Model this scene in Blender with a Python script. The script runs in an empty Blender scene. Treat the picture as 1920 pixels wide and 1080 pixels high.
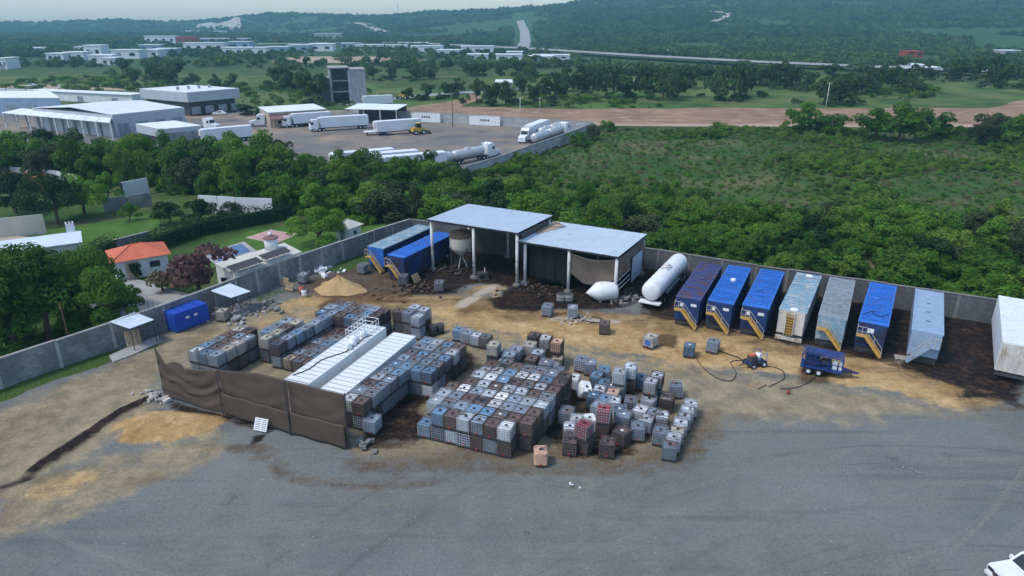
import bpy, math, random
import numpy as np
from mathutils import Vector, noise as mnoise
random.seed(7)
RNG = np.random.default_rng(11)
scene = bpy.context.scene
R = math.radians
# ------------------------------------------------------------------ camera
CAM_H = 31.0
PITCH = math.atan((540 - 38) / 1280.0)          # downward tilt of the drone camera
cam_d = bpy.data.cameras.new('camera'); cam = bpy.data.objects.new('camera', cam_d)
scene.collection.objects.link(cam); scene.camera = cam
cam.location = (0, 0, CAM_H); cam.rotation_euler = (math.pi / 2 - PITCH, 0, 0)
cam_d.sensor_width = 36; cam_d.lens = 24; cam_d.clip_start = 0.5; cam_d.clip_end = 40000
# ------------------------------------------------------------------ sky, sun, exposure
SUN_EL, SUN_AZ = 58, 245        # azimuth of the sun, clockwise from +Y
world = bpy.data.worlds.new('World'); scene.world = world; world.use_nodes = True
wn = world.node_tree.nodes; wl = world.node_tree.links
sky = wn.new('ShaderNodeTexSky'); sky.sky_type = 'NISHITA'; sky.sun_disc = False
sky.sun_elevation = R(SUN_EL); sky.sun_rotation = R(SUN_AZ)
sky.air_density = 1.0; sky.dust_density = 1.2; sky.ozone_density = 1.0
wl.new(sky.outputs[0], wn['Background'].inputs[0]); wn['Background'].inputs[1].default_value = 0.15
sun_d = bpy.data.lights.new('sun', 'SUN'); sun = bpy.data.objects.new('sun', sun_d)
scene.collection.objects.link(sun)
sun_d.energy = 1.4; sun_d.angle = R(10); sun_d.color = (1.0, 0.94, 0.85)
sd = Vector((math.sin(R(SUN_AZ)) * math.cos(R(SUN_EL)), math.cos(R(SUN_AZ)) * math.cos(R(SUN_EL)), math.sin(R(SUN_EL))))
sun.rotation_euler = (-sd).to_track_quat('-Z', 'Y').to_euler()
scene.view_settings.view_transform = 'Standard'; scene.view_settings.look = 'None'
scene.view_settings.exposure = 0.62; scene.view_settings.gamma = 1; scene.view_settings.use_curve_mapping = False
cy = scene.cycles
cy.use_denoising = True; cy.max_bounces = 6; cy.diffuse_bounces = 3; cy.glossy_bounces = 2; cy.transmission_bounces = 2
cy.transparent_max_bounces = 4; cy.volume_bounces = 4; cy.caustics_reflective = False; cy.caustics_refractive = False
# ------------------------------------------------------------------ helpers
C = scene.collection
cT, sT = math.cos(PITCH), math.sin(PITCH)
def P(x, y, z=0.0):
    """world point of height z that a surveyed spot of the 1920x1080 photograph stands on"""
    u, v = (x - 960) / 1280.0, (540 - y) / 1280.0
    d = (u, cT + v * sT, -sT + v * cT); t = (z - CAM_H) / d[2]
    return Vector((d[0] * t, d[1] * t, z))
def P2(x, y, z=0.0):
    p = P(x, y, z); return (p.x, p.y)
class MB:
    def __init__(s): s.v = []; s.f = []
    def add(s, vs, fs):
        o = len(s.v); s.v += [tuple(p) for p in vs]; s.f += [tuple(i + o for i in f) for f in fs]; return s
    def box(s, cx, cy, cz, sx, sy, sz, rz=0.0, ry=0.0, rx=0.0):
        pts = []
        for dz in (-.5, .5):
            for dx, dy in ((-.5, -.5), (.5, -.5), (.5, .5), (-.5, .5)):
                p = Vector((dx * sx, dy * sy, dz * sz))
                if rx: p = Vector((p.x, p.y * math.cos(rx) - p.z * math.sin(rx), p.y * math.sin(rx) + p.z * math.cos(rx)))
                if ry: p = Vector((p.x * math.cos(ry) + p.z * math.sin(ry), p.y, -p.x * math.sin(ry) + p.z * math.cos(ry)))
                if rz: p = Vector((p.x * math.cos(rz) - p.y * math.sin(rz), p.x * math.sin(rz) + p.y * math.cos(rz), p.z))
                pts.append((p.x + cx, p.y + cy, p.z + cz))
        return s.add(pts, [(3, 2, 1, 0), (4, 5, 6, 7), (0, 1, 5, 4), (1, 2, 6, 5), (2, 3, 7, 6), (3, 0, 4, 7)])
    def b2(s, x0, x1, y0, y1, z0, z1):
        return s.box((x0 + x1) / 2, (y0 + y1) / 2, (z0 + z1) / 2, abs(x1 - x0), abs(y1 - y0), abs(z1 - z0))
    def cyl(s, p0, p1, r0, r1=None, n=8):
        r1 = r0 if r1 is None else r1
        p0, p1 = Vector(p0), Vector(p1); ax = (p1 - p0).normalized()
        a = ax.orthogonal().normalized(); b = ax.cross(a)
        vs = [p + (a * math.cos(2 * math.pi * i / n) + b * math.sin(2 * math.pi * i / n)) * r for p, r in ((p0, r0), (p1, r1)) for i in range(n)]
        fs = [(i, (i + 1) % n, n + (i + 1) % n, n + i) for i in range(n)]
        fs += [tuple(range(n - 1, -1, -1)), tuple(range(n, 2 * n))]
        return s.add(vs, fs)
    def tube(s, pts, r, n=6):
        pts = [Vector(p) for p in pts]; vs = []; fs = []
        for k, p in enumerate(pts):
            ax = (pts[min(k + 1, len(pts) - 1)] - pts[max(k - 1, 0)]).normalized()
            a = ax.cross(Vector((0, 0, 1)))
            a = a.normalized() if a.length > 1e-3 else Vector((1, 0, 0)); b = ax.cross(a)
            rr = r[k] if isinstance(r, (list, tuple)) else r
            vs += [p + (a * math.cos(2 * math.pi * i / n) + b * math.sin(2 * math.pi * i / n)) * rr for i in range(n)]
        for k in range(len(pts) - 1):
            fs += [(k * n + i, k * n + (i + 1) % n, (k + 1) * n + (i + 1) % n, (k + 1) * n + i) for i in range(n)]
        fs += [tuple(range(n - 1, -1, -1)), tuple((len(pts) - 1) * n + i for i in range(n))]
        return s.add(vs, fs)
    def lathe(s, prof, n=16, o=(0, 0, 0), axis=(0, 0, 1), ref=None):
        """profile [(radius, along axis)]"""
        ax = Vector(axis).normalized(); a = ax.orthogonal().normalized(); b = ax.cross(a); o = Vector(o)
        vs = [o + ax * h + (a * math.cos(2 * math.pi * i / n) + b * math.sin(2 * math.pi * i / n)) * max(r, 1e-4) for r, h in prof for i in range(n)]
        fs = [(k * n + i, k * n + (i + 1) % n, (k + 1) * n + (i + 1) % n, (k + 1) * n + i) for k in range(len(prof) - 1) for i in range(n)]
        fs += [tuple(range(n - 1, -1, -1)), tuple((len(prof) - 1) * n + i for i in range(n))]
        return s.add(vs, fs)
    def prism(s, pts, z0, z1):
        n = len(pts); ar = sum(pts[i][0] * pts[(i + 1) % n][1] - pts[(i + 1) % n][0] * pts[i][1] for i in range(n))
        if ar < 0: pts = pts[::-1]
        f0 = (lambda i: z0) if not callable(z0) else (lambda i: z0(*pts[i])); f1 = (lambda i: z1) if not callable(z1) else (lambda i: z1(*pts[i]))
        vs = [(p[0], p[1], f0(i)) for i, p in enumerate(pts)] + [(p[0], p[1], f1(i)) for i, p in enumerate(pts)]
        return s.add(vs, [tuple(range(n - 1, -1, -1)), tuple(range(n, 2 * n))] + [(i, (i + 1) % n, n + (i + 1) % n, n + i) for i in range(n)])
    def slab(s, pts3, t):
        """thick sheet through 3D corner points, t downwards"""
        n = len(pts3); vs = [tuple(p) for p in pts3] + [(p[0], p[1], p[2] - t) for p in pts3]
        return s.add(vs, [tuple(range(n)), tuple(range(2 * n - 1, n - 1, -1))] + [(i, n + i, n + (i + 1) % n, (i + 1) % n) for i in range(n)])
    def grid(s, fn, nu, nv):
        vs = [fn(i / nu, j / nv) for j in range(nv + 1) for i in range(nu + 1)]
        return s.add(vs, [(j * (nu + 1) + i, j * (nu + 1) + i + 1, (j + 1) * (nu + 1) + i + 1, (j + 1) * (nu + 1) + i) for j in range(nv) for i in range(nu)])
    def mesh(s, name, mat, smooth=False):
        me = bpy.data.meshes.new(name); me.from_pydata(s.v, [], s.f)
        if mat: me.materials.append(mat)
        if smooth: me.polygons.foreach_set('use_smooth', [True] * len(me.polygons))
        me.update(); return me
    def build(s, name, mat, parent=None, smooth=False, loc=None, rz=None):
        return put(name, s.mesh(name, mat, smooth), parent, loc, rz)
def put(name, me, parent=None, loc=None, rz=None):
    o = bpy.data.objects.new(name, me); C.objects.link(o)
    if parent is not None: o.parent = parent
    if loc is not None: o.location = loc
    if rz is not None: o.rotation_euler = (0, 0, rz)
    return o
def thing(name, label, cat, loc=(0, 0, 0), rz=0.0, group=None):
    o = bpy.data.objects.new(name, None); C.objects.link(o); o.empty_display_size = .3
    o.location = loc; o.rotation_euler = (0, 0, rz)
    return tag(o, label, cat, group)
def tag(o, label=None, cat=None, group=None, kind=None):
    if label: o['label'] = label
    if cat: o['category'] = cat
    if group: o['group'] = group
    if kind: o['kind'] = kind
    return o
def struct(o, label=None): o['kind'] = 'structure'; return tag(o, label)
def copy_tree(o, parent=None):
    c = o.copy(); C.objects.link(c)
    if parent is not None: c.parent = parent
    for ch in list(o.children): copy_tree(ch, c)
    return c
ORD = ['zeroth', 'first', 'second', 'third', 'fourth', 'fifth', 'sixth', 'seventh', 'eighth', 'ninth', 'tenth', 'eleventh', 'twelfth',
       'thirteenth', 'fourteenth', 'fifteenth', 'sixteenth', 'seventeenth', 'eighteenth', 'nineteenth', 'twentieth'] + \
      ['twenty-' + w for w in ('first', 'second', 'third', 'fourth', 'fifth', 'sixth', 'seventh', 'eighth', 'ninth')] + ['thirtieth'] + \
      ['thirty-' + w for w in ('first', 'second', 'third', 'fourth', 'fifth', 'sixth', 'seventh', 'eighth', 'ninth')] + ['fortieth'] + \
      ['forty-' + w for w in ('first', 'second', 'third', 'fourth', 'fifth', 'sixth', 'seventh', 'eighth', 'ninth')]
def ang(a, b): return math.atan2(b[1] - a[1], b[0] - a[0])
# ------------------------------------------------------------------ materials
def mat(name, col, rough=.8, var=.18, scale=1.5, metal=0.0, bump=0.0, bscale=None, dirt=None, rand=0.0, top=None, coord='Object', stretch=None):
    m = bpy.data.materials.new(name); m.use_nodes = True; nt = m.node_tree; N = nt.nodes; L = nt.links
    b = N['Principled BSDF']; b.inputs['Roughness'].default_value = rough; b.inputs['Metallic'].default_value = metal
    if 'Specular IOR Level' in b.inputs: b.inputs['Specular IOR Level'].default_value = .3
    tc = N.new('ShaderNodeTexCoord'); oi = N.new('ShaderNodeObjectInfo')
    mul = N.new('ShaderNodeMath'); mul.operation = 'MULTIPLY'; mul.inputs[1].default_value = 137.0; L.new(oi.outputs['Random'], mul.inputs[0])
    va = N.new('ShaderNodeVectorMath'); va.operation = 'ADD'; L.new(tc.outputs[coord], va.inputs[0]); L.new(mul.outputs[0], va.inputs[1])
    vec = va.outputs[0]
    if stretch:
        mp = N.new('ShaderNodeMapping'); mp.inputs['Scale'].default_value = stretch; L.new(vec, mp.inputs[0]); vec = mp.outputs[0]
    nz = N.new('ShaderNodeTexNoise'); nz.inputs['Scale'].default_value = scale; nz.inputs['Detail'].default_value = 5; nz.inputs['Roughness'].default_value = .65
    L.new(vec, nz.inputs['Vector'])
    mr = N.new('ShaderNodeMapRange'); mr.inputs[1].default_value = .3; mr.inputs[2].default_value = .7
    mr.inputs[3].default_value = 1 - var; mr.inputs[4].default_value = 1 + var; L.new(nz.outputs[0], mr.inputs[0])
    val = mr.outputs[0]
    if rand:
        rr = N.new('ShaderNodeMapRange'); rr.inputs[3].default_value = 1 - rand; rr.inputs[4].default_value = 1 + rand; L.new(oi.outputs['Random'], rr.inputs[0])
        m2 = N.new('ShaderNodeMath'); m2.operation = 'MULTIPLY'; L.new(val, m2.inputs[0]); L.new(rr.outputs[0], m2.inputs[1]); val = m2.outputs[0]
    hs = N.new('ShaderNodeVectorMath'); hs.operation = 'SCALE'; hs.inputs[0].default_value = col[:3]; L.new(val, hs.inputs['Scale'])
    out = hs.outputs[0]
    def mixin(out, c2, fac):
        mx = N.new('ShaderNodeMix'); mx.data_type = 'RGBA'; L.new(fac, mx.inputs[0]); L.new(out, mx.inputs[6]); mx.inputs[7].default_value = (*c2[:3], 1); return mx.outputs[2]
    if dirt:
        dc, amt, ds = dirt
        n2 = N.new('ShaderNodeTexNoise'); n2.inputs['Scale'].default_value = ds; n2.inputs['Detail'].default_value = 6; n2.inputs['Roughness'].default_value = .7
        L.new(vec, n2.inputs['Vector'])
        r2 = N.new('ShaderNodeMapRange'); c0 = .72 - amt * .5; r2.inputs[1].default_value = c0 - .06; r2.inputs[2].default_value = c0 + .1; L.new(n2.outputs[0], r2.inputs[0])
        out = mixin(out, dc, r2.outputs[0])
    if top:                                        # settled mud and dust on upward faces: colour, amount
        tcx, amt = top
        ge = N.new('ShaderNodeNewGeometry'); sp = N.new('ShaderNodeSeparateXYZ'); L.new(ge.outputs['Normal'], sp.inputs[0])
        r3 = N.new('ShaderNodeMapRange'); r3.inputs[1].default_value = .6; r3.inputs[2].default_value = .9; L.new(sp.outputs['Z'], r3.inputs[0])
        n3 = N.new('ShaderNodeTexNoise'); n3.inputs['Scale'].default_value = 1.7; n3.inputs['Detail'].default_value = 5; L.new(vec, n3.inputs['Vector'])
        r4 = N.new('ShaderNodeMapRange'); r4.inputs[1].default_value = .62 - amt * .3; r4.inputs[2].default_value = .74 - amt * .3; L.new(n3.outputs[0], r4.inputs[0])
        m3 = N.new('ShaderNodeMath'); m3.operation = 'MULTIPLY'; L.new(r3.outputs[0], m3.inputs[0]); L.new(r4.outputs[0], m3.inputs[1])
        out = mixin(out, tcx, m3.outputs[0])
    L.new(out, b.inputs['Base Color'])
    if bump:
        n4 = N.new('ShaderNodeTexNoise'); n4.inputs['Scale'].default_value = bscale or scale * 4; n4.inputs['Detail'].default_value = 4; L.new(vec, n4.inputs['Vector'])
        bp = N.new('ShaderNodeBump'); bp.inputs['Strength'].default_value = bump; bp.inputs['Distance'].default_value = .1
        L.new(n4.outputs[0], bp.inputs['Height']); L.new(bp.outputs[0], b.inputs['Normal'])
    return m
def leafmat(name, c0, c1, rand=.3, trans=.25, nscale=.35):
    m = bpy.data.materials.new(name); m.use_nodes = True; nt = m.node_tree; N = nt.nodes; L = nt.links
    b = N['Principled BSDF']; b.inputs['Roughness'].default_value = .75; b.inputs['Specular IOR Level'].default_value = .15
    oi = N.new('ShaderNodeObjectInfo'); ge = N.new('ShaderNodeNewGeometry')
    nz = N.new('ShaderNodeTexNoise'); nz.inputs['Scale'].default_value = nscale; nz.inputs['Detail'].default_value = 3; L.new(ge.outputs['Position'], nz.inputs['Vector'])
    ad = N.new('ShaderNodeMath'); ad.operation = 'MULTIPLY_ADD'; ad.inputs[1].default_value = 2 * rand; L.new(oi.outputs['Random'], ad.inputs[0])
    mr = N.new('ShaderNodeMapRange'); mr.inputs[1].default_value = .3; mr.inputs[2].default_value = .7; mr.inputs[3].default_value = -rand; mr.inputs[4].default_value = 1 - rand; L.new(nz.outputs[0], mr.inputs[0])
    L.new(mr.outputs[0], ad.inputs[2])
    mx = N.new('ShaderNodeMix'); mx.data_type = 'RGBA'; mx.inputs[6].default_value = (*c0, 1); mx.inputs[7].default_value = (*c1, 1); mx.clamp_factor = True
    L.new(ad.outputs[0], mx.inputs[0]); L.new(mx.outputs[2], b.inputs['Base Color'])
    tr = N.new('ShaderNodeBsdfTranslucent'); L.new(mx.outputs[2], tr.inputs[0]); ms = N.new('ShaderNodeMixShader'); ms.inputs[0].default_value = trans
    L.new(b.outputs[0], ms.inputs[1]); L.new(tr.outputs[0], ms.inputs[2]); L.new(ms.outputs[0], N['Material Output'].inputs[0])
    return m
RUST = (.17, .07, .035); MUD = (.13, .085, .055)
m_white = mat('white_paint', (.72, .75, .76), .5, .08, .6, dirt=((.6, .58, .55), .12, .8), top=((.63, .61, .57), .15))
m_whiteclean = mat('white_panel', (.74, .77, .79), .5, .06, .3)
m_steel = mat('galvanised_sheet', (.58, .67, .74), .45, .1, .5, dirt=((.45, .45, .44), .16, .5))
m_steel_post = mat('painted_post', (.62, .62, .62), .6, .15, 1.5, dirt=(MUD, .25, 1.2))
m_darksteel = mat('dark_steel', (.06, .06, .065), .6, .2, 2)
m_black = mat('black_rubber', (.018, .018, .02), .8, .2, 3)
m_blue = mat('blue_tank_paint', (.030, .15, .50), .5, .25, .9, dirt=(RUST, .2, .5), rand=.12)
m_bluedark = mat('navy_and_shaded_blue_paint', (.02, .05, .17), .55, .2, .9, dirt=((.03, .025, .025), .4, .6))  # navy on the pumps; on blue tanks, shading painted into sides and fronts
m_bluerust = mat('rusty_blue_paint', (.04, .075, .22), .6, .3, 1.2, dirt=((.125, .065, .055), .42, .7))
m_lightblue = mat('weathered_light_blue_paint', (.20, .33, .42), .6, .25, .9, dirt=((.5, .5, .48), .35, .7))
m_greyblue = mat('grey_blue_paint', (.26, .36, .49), .6, .15, .8, dirt=((.3, .2, .13), .14, .45))
m_grey = mat('weathered_grey_paint', (.25, .29, .33), .6, .25, 1.0, dirt=((.15, .12, .1), .25, .8))
m_dirtywhite = mat('oil_streaked_white_paint', (.58, .55, .5), .6, .25, 1.3, dirt=((.25, .17, .1), .3, 1.1), stretch=(1, 1, .35))
m_yellow = mat('yellow_stair_paint', (.55, .33, .07), .6, .2, 2, dirt=(MUD, .2, 2))
m_rail = mat('pale_rail_paint', (.42, .40, .36), .6, .2, 2)
m_wood = mat('weathered_wood', (.36, .27, .17), .85, .3, 3, rand=.25)
m_woodgrey = mat('grey_wood', (.4, .37, .33), .85, .25, 3, rand=.2)
m_conc = mat('concrete', (.33, .33, .32), .9, .15, .8, bump=.2)
m_concdark = mat('stained_concrete', (.2, .195, .19), .9, .25, .8, bump=.2)
m_sand = mat('sand', (.43, .29, .14), .95, .15, 1.2, bump=.5, bscale=6)
m_tarp = mat('brown_tarp', (.088, .066, .05), .85, .15, .5, bump=.15, bscale=3)
m_tarpgrey = mat('grey_brown_tarp', (.12, .098, .08), .85, .2, .6)
m_blackcloth = mat('black_tarp', (.012, .012, .014), .85, .2, 1)
m_hose = mat('black_hose', (.03, .03, .03), .7, .2, 3)
m_red = mat('red_paint', (.35, .05, .03), .6, .2, 2)
m_orange = mat('terracotta_paint', (.56, .15, .08), .8, .15, 1.2)
m_glass = mat('dark_glass', (.03, .04, .05), .1, .1, 1)
m_stone = mat('rubble_stone', (.42, .38, .34), .9, .3, 3, bump=.4, rand=.25)
m_trailer = mat('white_trailer_panel', (.70, .74, .77), .5, .08, .3)
m_tankalu = mat('dull_aluminium', (.5, .52, .55), .42, .12, .5, metal=.35)
m_yelmach = mat('yellow_machine_paint', (.6, .36, .06), .6, .2, 1)
m_tan = mat('tan_render', (.44, .37, .3), .9, .12, .5)
m_maroon = mat('maroon_fascia', (.22, .12, .12), .8, .15, .5)
m_pink = mat('pink_paving', (.50, .30, .29), .9, .2, 1.0)
m_cream = mat('cream_wall', (.55, .52, .44), .9, .12, .4)
m_whitewall = mat('white_wall', (.68, .70, .72), .85, .1, .4)
m_flatroof = mat('pale_flat_roof', (.55, .55, .49), .9, .12, .5)
m_paving = mat('beige_paving', (.42, .35, .29), .9, .12, .5)
m_pool = mat('pool_water', (.045, .11, .24), .08, .15, .5)
m_tile = mat('pool_coping', (.34, .34, .34), .8, .12, .8)
# ------------------------------------------------------------------ noise and masks
def _h(i, j, s):
    n = (i.astype(np.int64) * 374761393 + j.astype(np.int64) * 668265263 + s * 974711) & 0x7fffffff
    n = ((n ^ (n >> 13)) * 1274126177) & 0x7fffffff
    return ((n ^ (n >> 16)) & 0xffff) / 65535.0
def vnoise(x, y, scale, octv=3, seed=0):
    out = np.zeros_like(x, dtype=float); amp = 1; tot = 0
    for o in range(octv):
        u, v = x * scale * 2 ** o, y * scale * 2 ** o; i, j = np.floor(u), np.floor(v); a, b = u - i, v - j
        a, b = a * a * (3 - 2 * a), b * b * (3 - 2 * b); s = seed + o * 17
        out += amp * ((_h(i, j, s) * (1 - a) + _h(i + 1, j, s) * a) * (1 - b) + (_h(i, j + 1, s) * (1 - a) + _h(i + 1, j + 1, s) * a) * b)
        tot += amp; amp *= .5
    return out / tot
def sdist(x, y, poly):
    """signed distance, positive inside"""
    p = np.array(poly, float); ins = np.zeros(x.shape, bool); d = np.full(x.shape, 1e9)
    for k in range(len(p)):
        a, b = p[k], p[(k + 1) % len(p)]
        e = b - a; t = np.clip(((x - a[0]) * e[0] + (y - a[1]) * e[1]) / (e @ e + 1e-9), 0, 1)
        d = np.minimum(d, np.hypot(x - a[0] - t * e[0], y - a[1] - t * e[1]))
        c = ((a[1] > y) != (b[1] > y)); ins ^= c & (x < (b[0] - a[0]) * (y - a[1]) / (b[1] - a[1] + 1e-12) + a[0])
    return np.where(ins, d, -d)
def ldist(x, y, pts):
    p = np.array(pts, float); d = np.full(x.shape, 1e9)
    for k in range(len(p) - 1):
        a, b = p[k], p[k + 1]; e = b - a; t = np.clip(((x - a[0]) * e[0] + (y - a[1]) * e[1]) / (e @ e + 1e-9), 0, 1)
        d = np.minimum(d, np.hypot(x - a[0] - t * e[0], y - a[1] - t * e[1]))
    return d
def sstep(x): x = np.clip(x, 0, 1); return x * x * (3 - 2 * x)
def px(*pts): return [P2(*p) for p in pts]
# ------------------------------------------------------------------ terrain with the far hills
TT = [-2, -.9, -.62, -.5, -.43, -.395, -.37, -.30, -.24, -.19, -.165, -.13, -.08, 0, .06, .125, .3, .7, 1.2, 2]
TA = [16, 18, 20, 22, 21, 24, 36, 45, 46, 43, 41, 43, 50, 63, 70, 77, 96, 112, 116, 116]
def terr(x, y):
    x = np.asarray(x, float); y = np.asarray(y, float)
    t = x / np.maximum(y, 50); A = np.interp(t, TT, TA)
    s0 = np.interp(t, [-.4, -.1, .1, .6], [1900, 1200, 820, 720]); s1 = np.interp(t, [-.4, -.1, .1], [2350, 2250, 2000])
    k = np.clip((y - s0) / (s1 - s0), 0, 1); k = k ** 1.35
    h = A * k * np.clip((6000 - y) / 1800, 0, 1)
    return h + (vnoise(x, y, 1 / 260., 3, 5) - .5) * 26 * sstep((y - 900) / 900) * k + (vnoise(x, y, 1 / 90., 2, 8) - .5) * 8 * sstep((y - 900) / 700) * k
angs = np.concatenate([np.linspace(-180, -62, 14)[:-1], np.linspace(-62, 62, 190), np.linspace(62, 180, 14)[1:]])
rads = np.concatenate([[0, 15, 30, 60, 90, 120, 150, 180, 210, 250, 300, 360, 430, 520, 620], np.geomspace(700, 3200, 110)])
ga, gr_ = np.meshgrid(np.radians(angs), rads); gx, gy = gr_ * np.sin(ga), gr_ * np.cos(ga)
gz = terr(gx, gy) - .06
gz[gr_ > 700] += 0
na = len(angs)
tb = MB(); tb.v = list(zip(gx.ravel().tolist(), gy.ravel().tolist(), gz.ravel().tolist()))
tb.f = [(j * na + i, (j + 1) * na + i, (j + 1) * na + i + 1, j * na + i + 1) for j in range(len(rads) - 1) for i in range(na - 1)]
tb.f = [tuple(reversed(f)) for f in tb.f]
def multimix(name, cols, scales, rough=.95, bump=.3, bscale=.5, thr=.1):
    """layered natural ground: cols[0] base, further colours laid over it in noise patches of given scale"""
    m = bpy.data.materials.new(name); m.use_nodes = True; nt = m.node_tree; N = nt.nodes; L = nt.links; b = N['Principled BSDF']
    b.inputs['Roughness'].default_value = rough; b.inputs['Specular IOR Level'].default_value = .1
    ge = N.new('ShaderNodeNewGeometry'); out = None
    rgb = N.new('ShaderNodeRGB'); rgb.outputs[0].default_value = (*cols[0], 1); out = rgb.outputs[0]
    for k, (c, (s, c0)) in enumerate(zip(cols[1:], scales)):
        mp = N.new('ShaderNodeMapping'); mp.inputs['Location'].default_value = (37 * k, 11 * k, 0); L.new(ge.outputs['Position'], mp.inputs[0])
        nz = N.new('ShaderNodeTexNoise'); nz.inputs['Scale'].default_value = s; nz.inputs['Detail'].default_value = 6; nz.inputs['Roughness'].default_value = .62; L.new(mp.outputs[0], nz.inputs['Vector'])
        r = N.new('ShaderNodeMapRange'); r.inputs[1].default_value = c0 - thr; r.inputs[2].default_value = c0 + thr; L.new(nz.outputs[0], r.inputs[0])
        mx = N.new('ShaderNodeMix'); mx.data_type = 'RGBA'; L.new(r.outputs[0], mx.inputs[0]); L.new(out, mx.inputs[6]); mx.inputs[7].default_value = (*c, 1); out = mx.outputs[2]
    L.new(out, b.inputs['Base Color'])
    n4 = N.new('ShaderNodeTexNoise'); n4.inputs['Scale'].default_value = bscale; n4.inputs['Detail'].default_value = 6; L.new(ge.outputs['Position'], n4.inputs['Vector'])
    bp = N.new('ShaderNodeBump'); bp.inputs['Strength'].default_value = bump; bp.inputs['Distance'].default_value = .5
    L.new(n4.outputs[0], bp.inputs['Height']); L.new(bp.outputs[0], b.inputs['Normal'])
    return m
m_field = multimix('scrubland', [(.042, .095, .022), (.085, .115, .038), (.032, .075, .018), (.15, .135, .07)], [(.05, .5), (.16, .55), (.06, .62)], bump=.8, bscale=.8)
def forest_floor(m):
    N = m.node_tree.nodes; L = m.node_tree.links; b = N['Principled BSDF']; ge = N.new('ShaderNodeNewGeometry'); sp = N.new('ShaderNodeSeparateXYZ'); L.new(ge.outputs['Position'], sp.inputs[0])
    r = N.new('ShaderNodeMapRange'); r.inputs[1].default_value = 430; r.inputs[2].default_value = 620; L.new(sp.outputs[1], r.inputs[0])
    mx = N.new('ShaderNodeMix'); mx.data_type = 'RGBA'; L.new(r.outputs[0], mx.inputs[0]); L.new(b.inputs['Base Color'].links[0].from_socket, mx.inputs[6]); mx.inputs[7].default_value = (.042, .088, .030, 1); L.new(mx.outputs[2], b.inputs['Base Color'])
forest_floor(m_field)
struct(tb.build('terrain', m_field, smooth=True), 'green scrubland running out to wooded hills')
# ------------------------------------------------------------------ the yard: one sheet with real relief; masks say what the ground is made of, plus painted shade under the sheds
WALL_L = [(-62.0, 30.6), (-46.2, 54.2), (-40.3, 62.4), (-37.2, 66.9), (-34.1, 72.2), (-31.1, 77.8), (-27.5, 83.4), (-23.4, 89.5), (-20.0, 94.6), (-15.6, 100.6)]
WALL_B = [(-15.6, 100.6), (19.4, 85.8), (30.3, 79.6), (40.1, 75.0), (49.6, 70.1), (55.0, 67.2), (78.0, 55.5)]
YARD = WALL_L + WALL_B[1:] + [(78, 8), (-62, 8)]
st = .5
ax_, ay_ = np.arange(-62, 78.01, st), np.arange(8, 101.01, st)
X, Y = np.meshgrid(ax_, ay_); nX = len(ax_)
sy = sdist(X, Y, YARD)
nz1 = vnoise(X, Y, .35, 4, 3) - .5; nz2 = vnoise(X, Y, .09, 3, 9) - .5
def pm(pts, blur, amt=1.0, wob=2.0):
    return amt * sstep(sdist(X + nz1 * wob * 1.5, Y + nz2 * wob * 2, px(*pts)) / blur + .5)
lane = np.maximum.reduce([
    pm([(-80, 800), (60, 745), (230, 675), (340, 620), (560, 560), (640, 560), (620, 590), (480, 640), (310, 680), (300, 760), (190, 830), (60, 900), (-80, 940)], 4),
    pm([(1040, 640), (1300, 690), (1500, 715), (1850, 780), (1600, 800), (1330, 800), (1250, 850), (1000, 870), (760, 850), (690, 830), (300, 700), (420, 620), (640, 560), (900, 600)], 5, .85), pm([(0, 900), (200, 840), (420, 820), (420, 850), (330, 900), (100, 985), (0, 1000)], 3, .8)])
sand = np.maximum.reduce([
    pm([(360, 640), (560, 565), (760, 570), (1000, 610), (1250, 680), (1500, 710), (1250, 720), (1000, 650), (800, 610), (640, 590), (440, 640)], 6, .5, 4),
    pm([(520, 575), (600, 545), (700, 545), (860, 548), (960, 570), (1080, 580), (1190, 590), (1330, 605), (1480, 645), (1700, 680), (1830, 700), (1880, 760), (1800, 770), (1600, 730), (1440, 700), (1300, 690), (1080, 650), (960, 620), (820, 590), (740, 572), (620, 575)], 3.0),
    pm([(215, 790), (260, 770), (340, 772), (430, 790), (420, 815), (330, 828), (230, 822)], 1.6), pm([(60, 905), (150, 870), (210, 870), (170, 900), (80, 930)], 3, .7),
    pm([(830, 560), (900, 530), (945, 520), (960, 530), (900, 565), (850, 575)], 1.5, .6)])
palew = np.maximum(.8 * sstep(1.5 - ldist(X + nz1 * .8, Y, px((862, 574), (905, 548), (948, 526))) / .75), .62 * sstep(1.4 - ldist(X + nz1 * 2, Y + nz1, px((1035, 597), (1090, 598), (1150, 603))) / .8))
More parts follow.
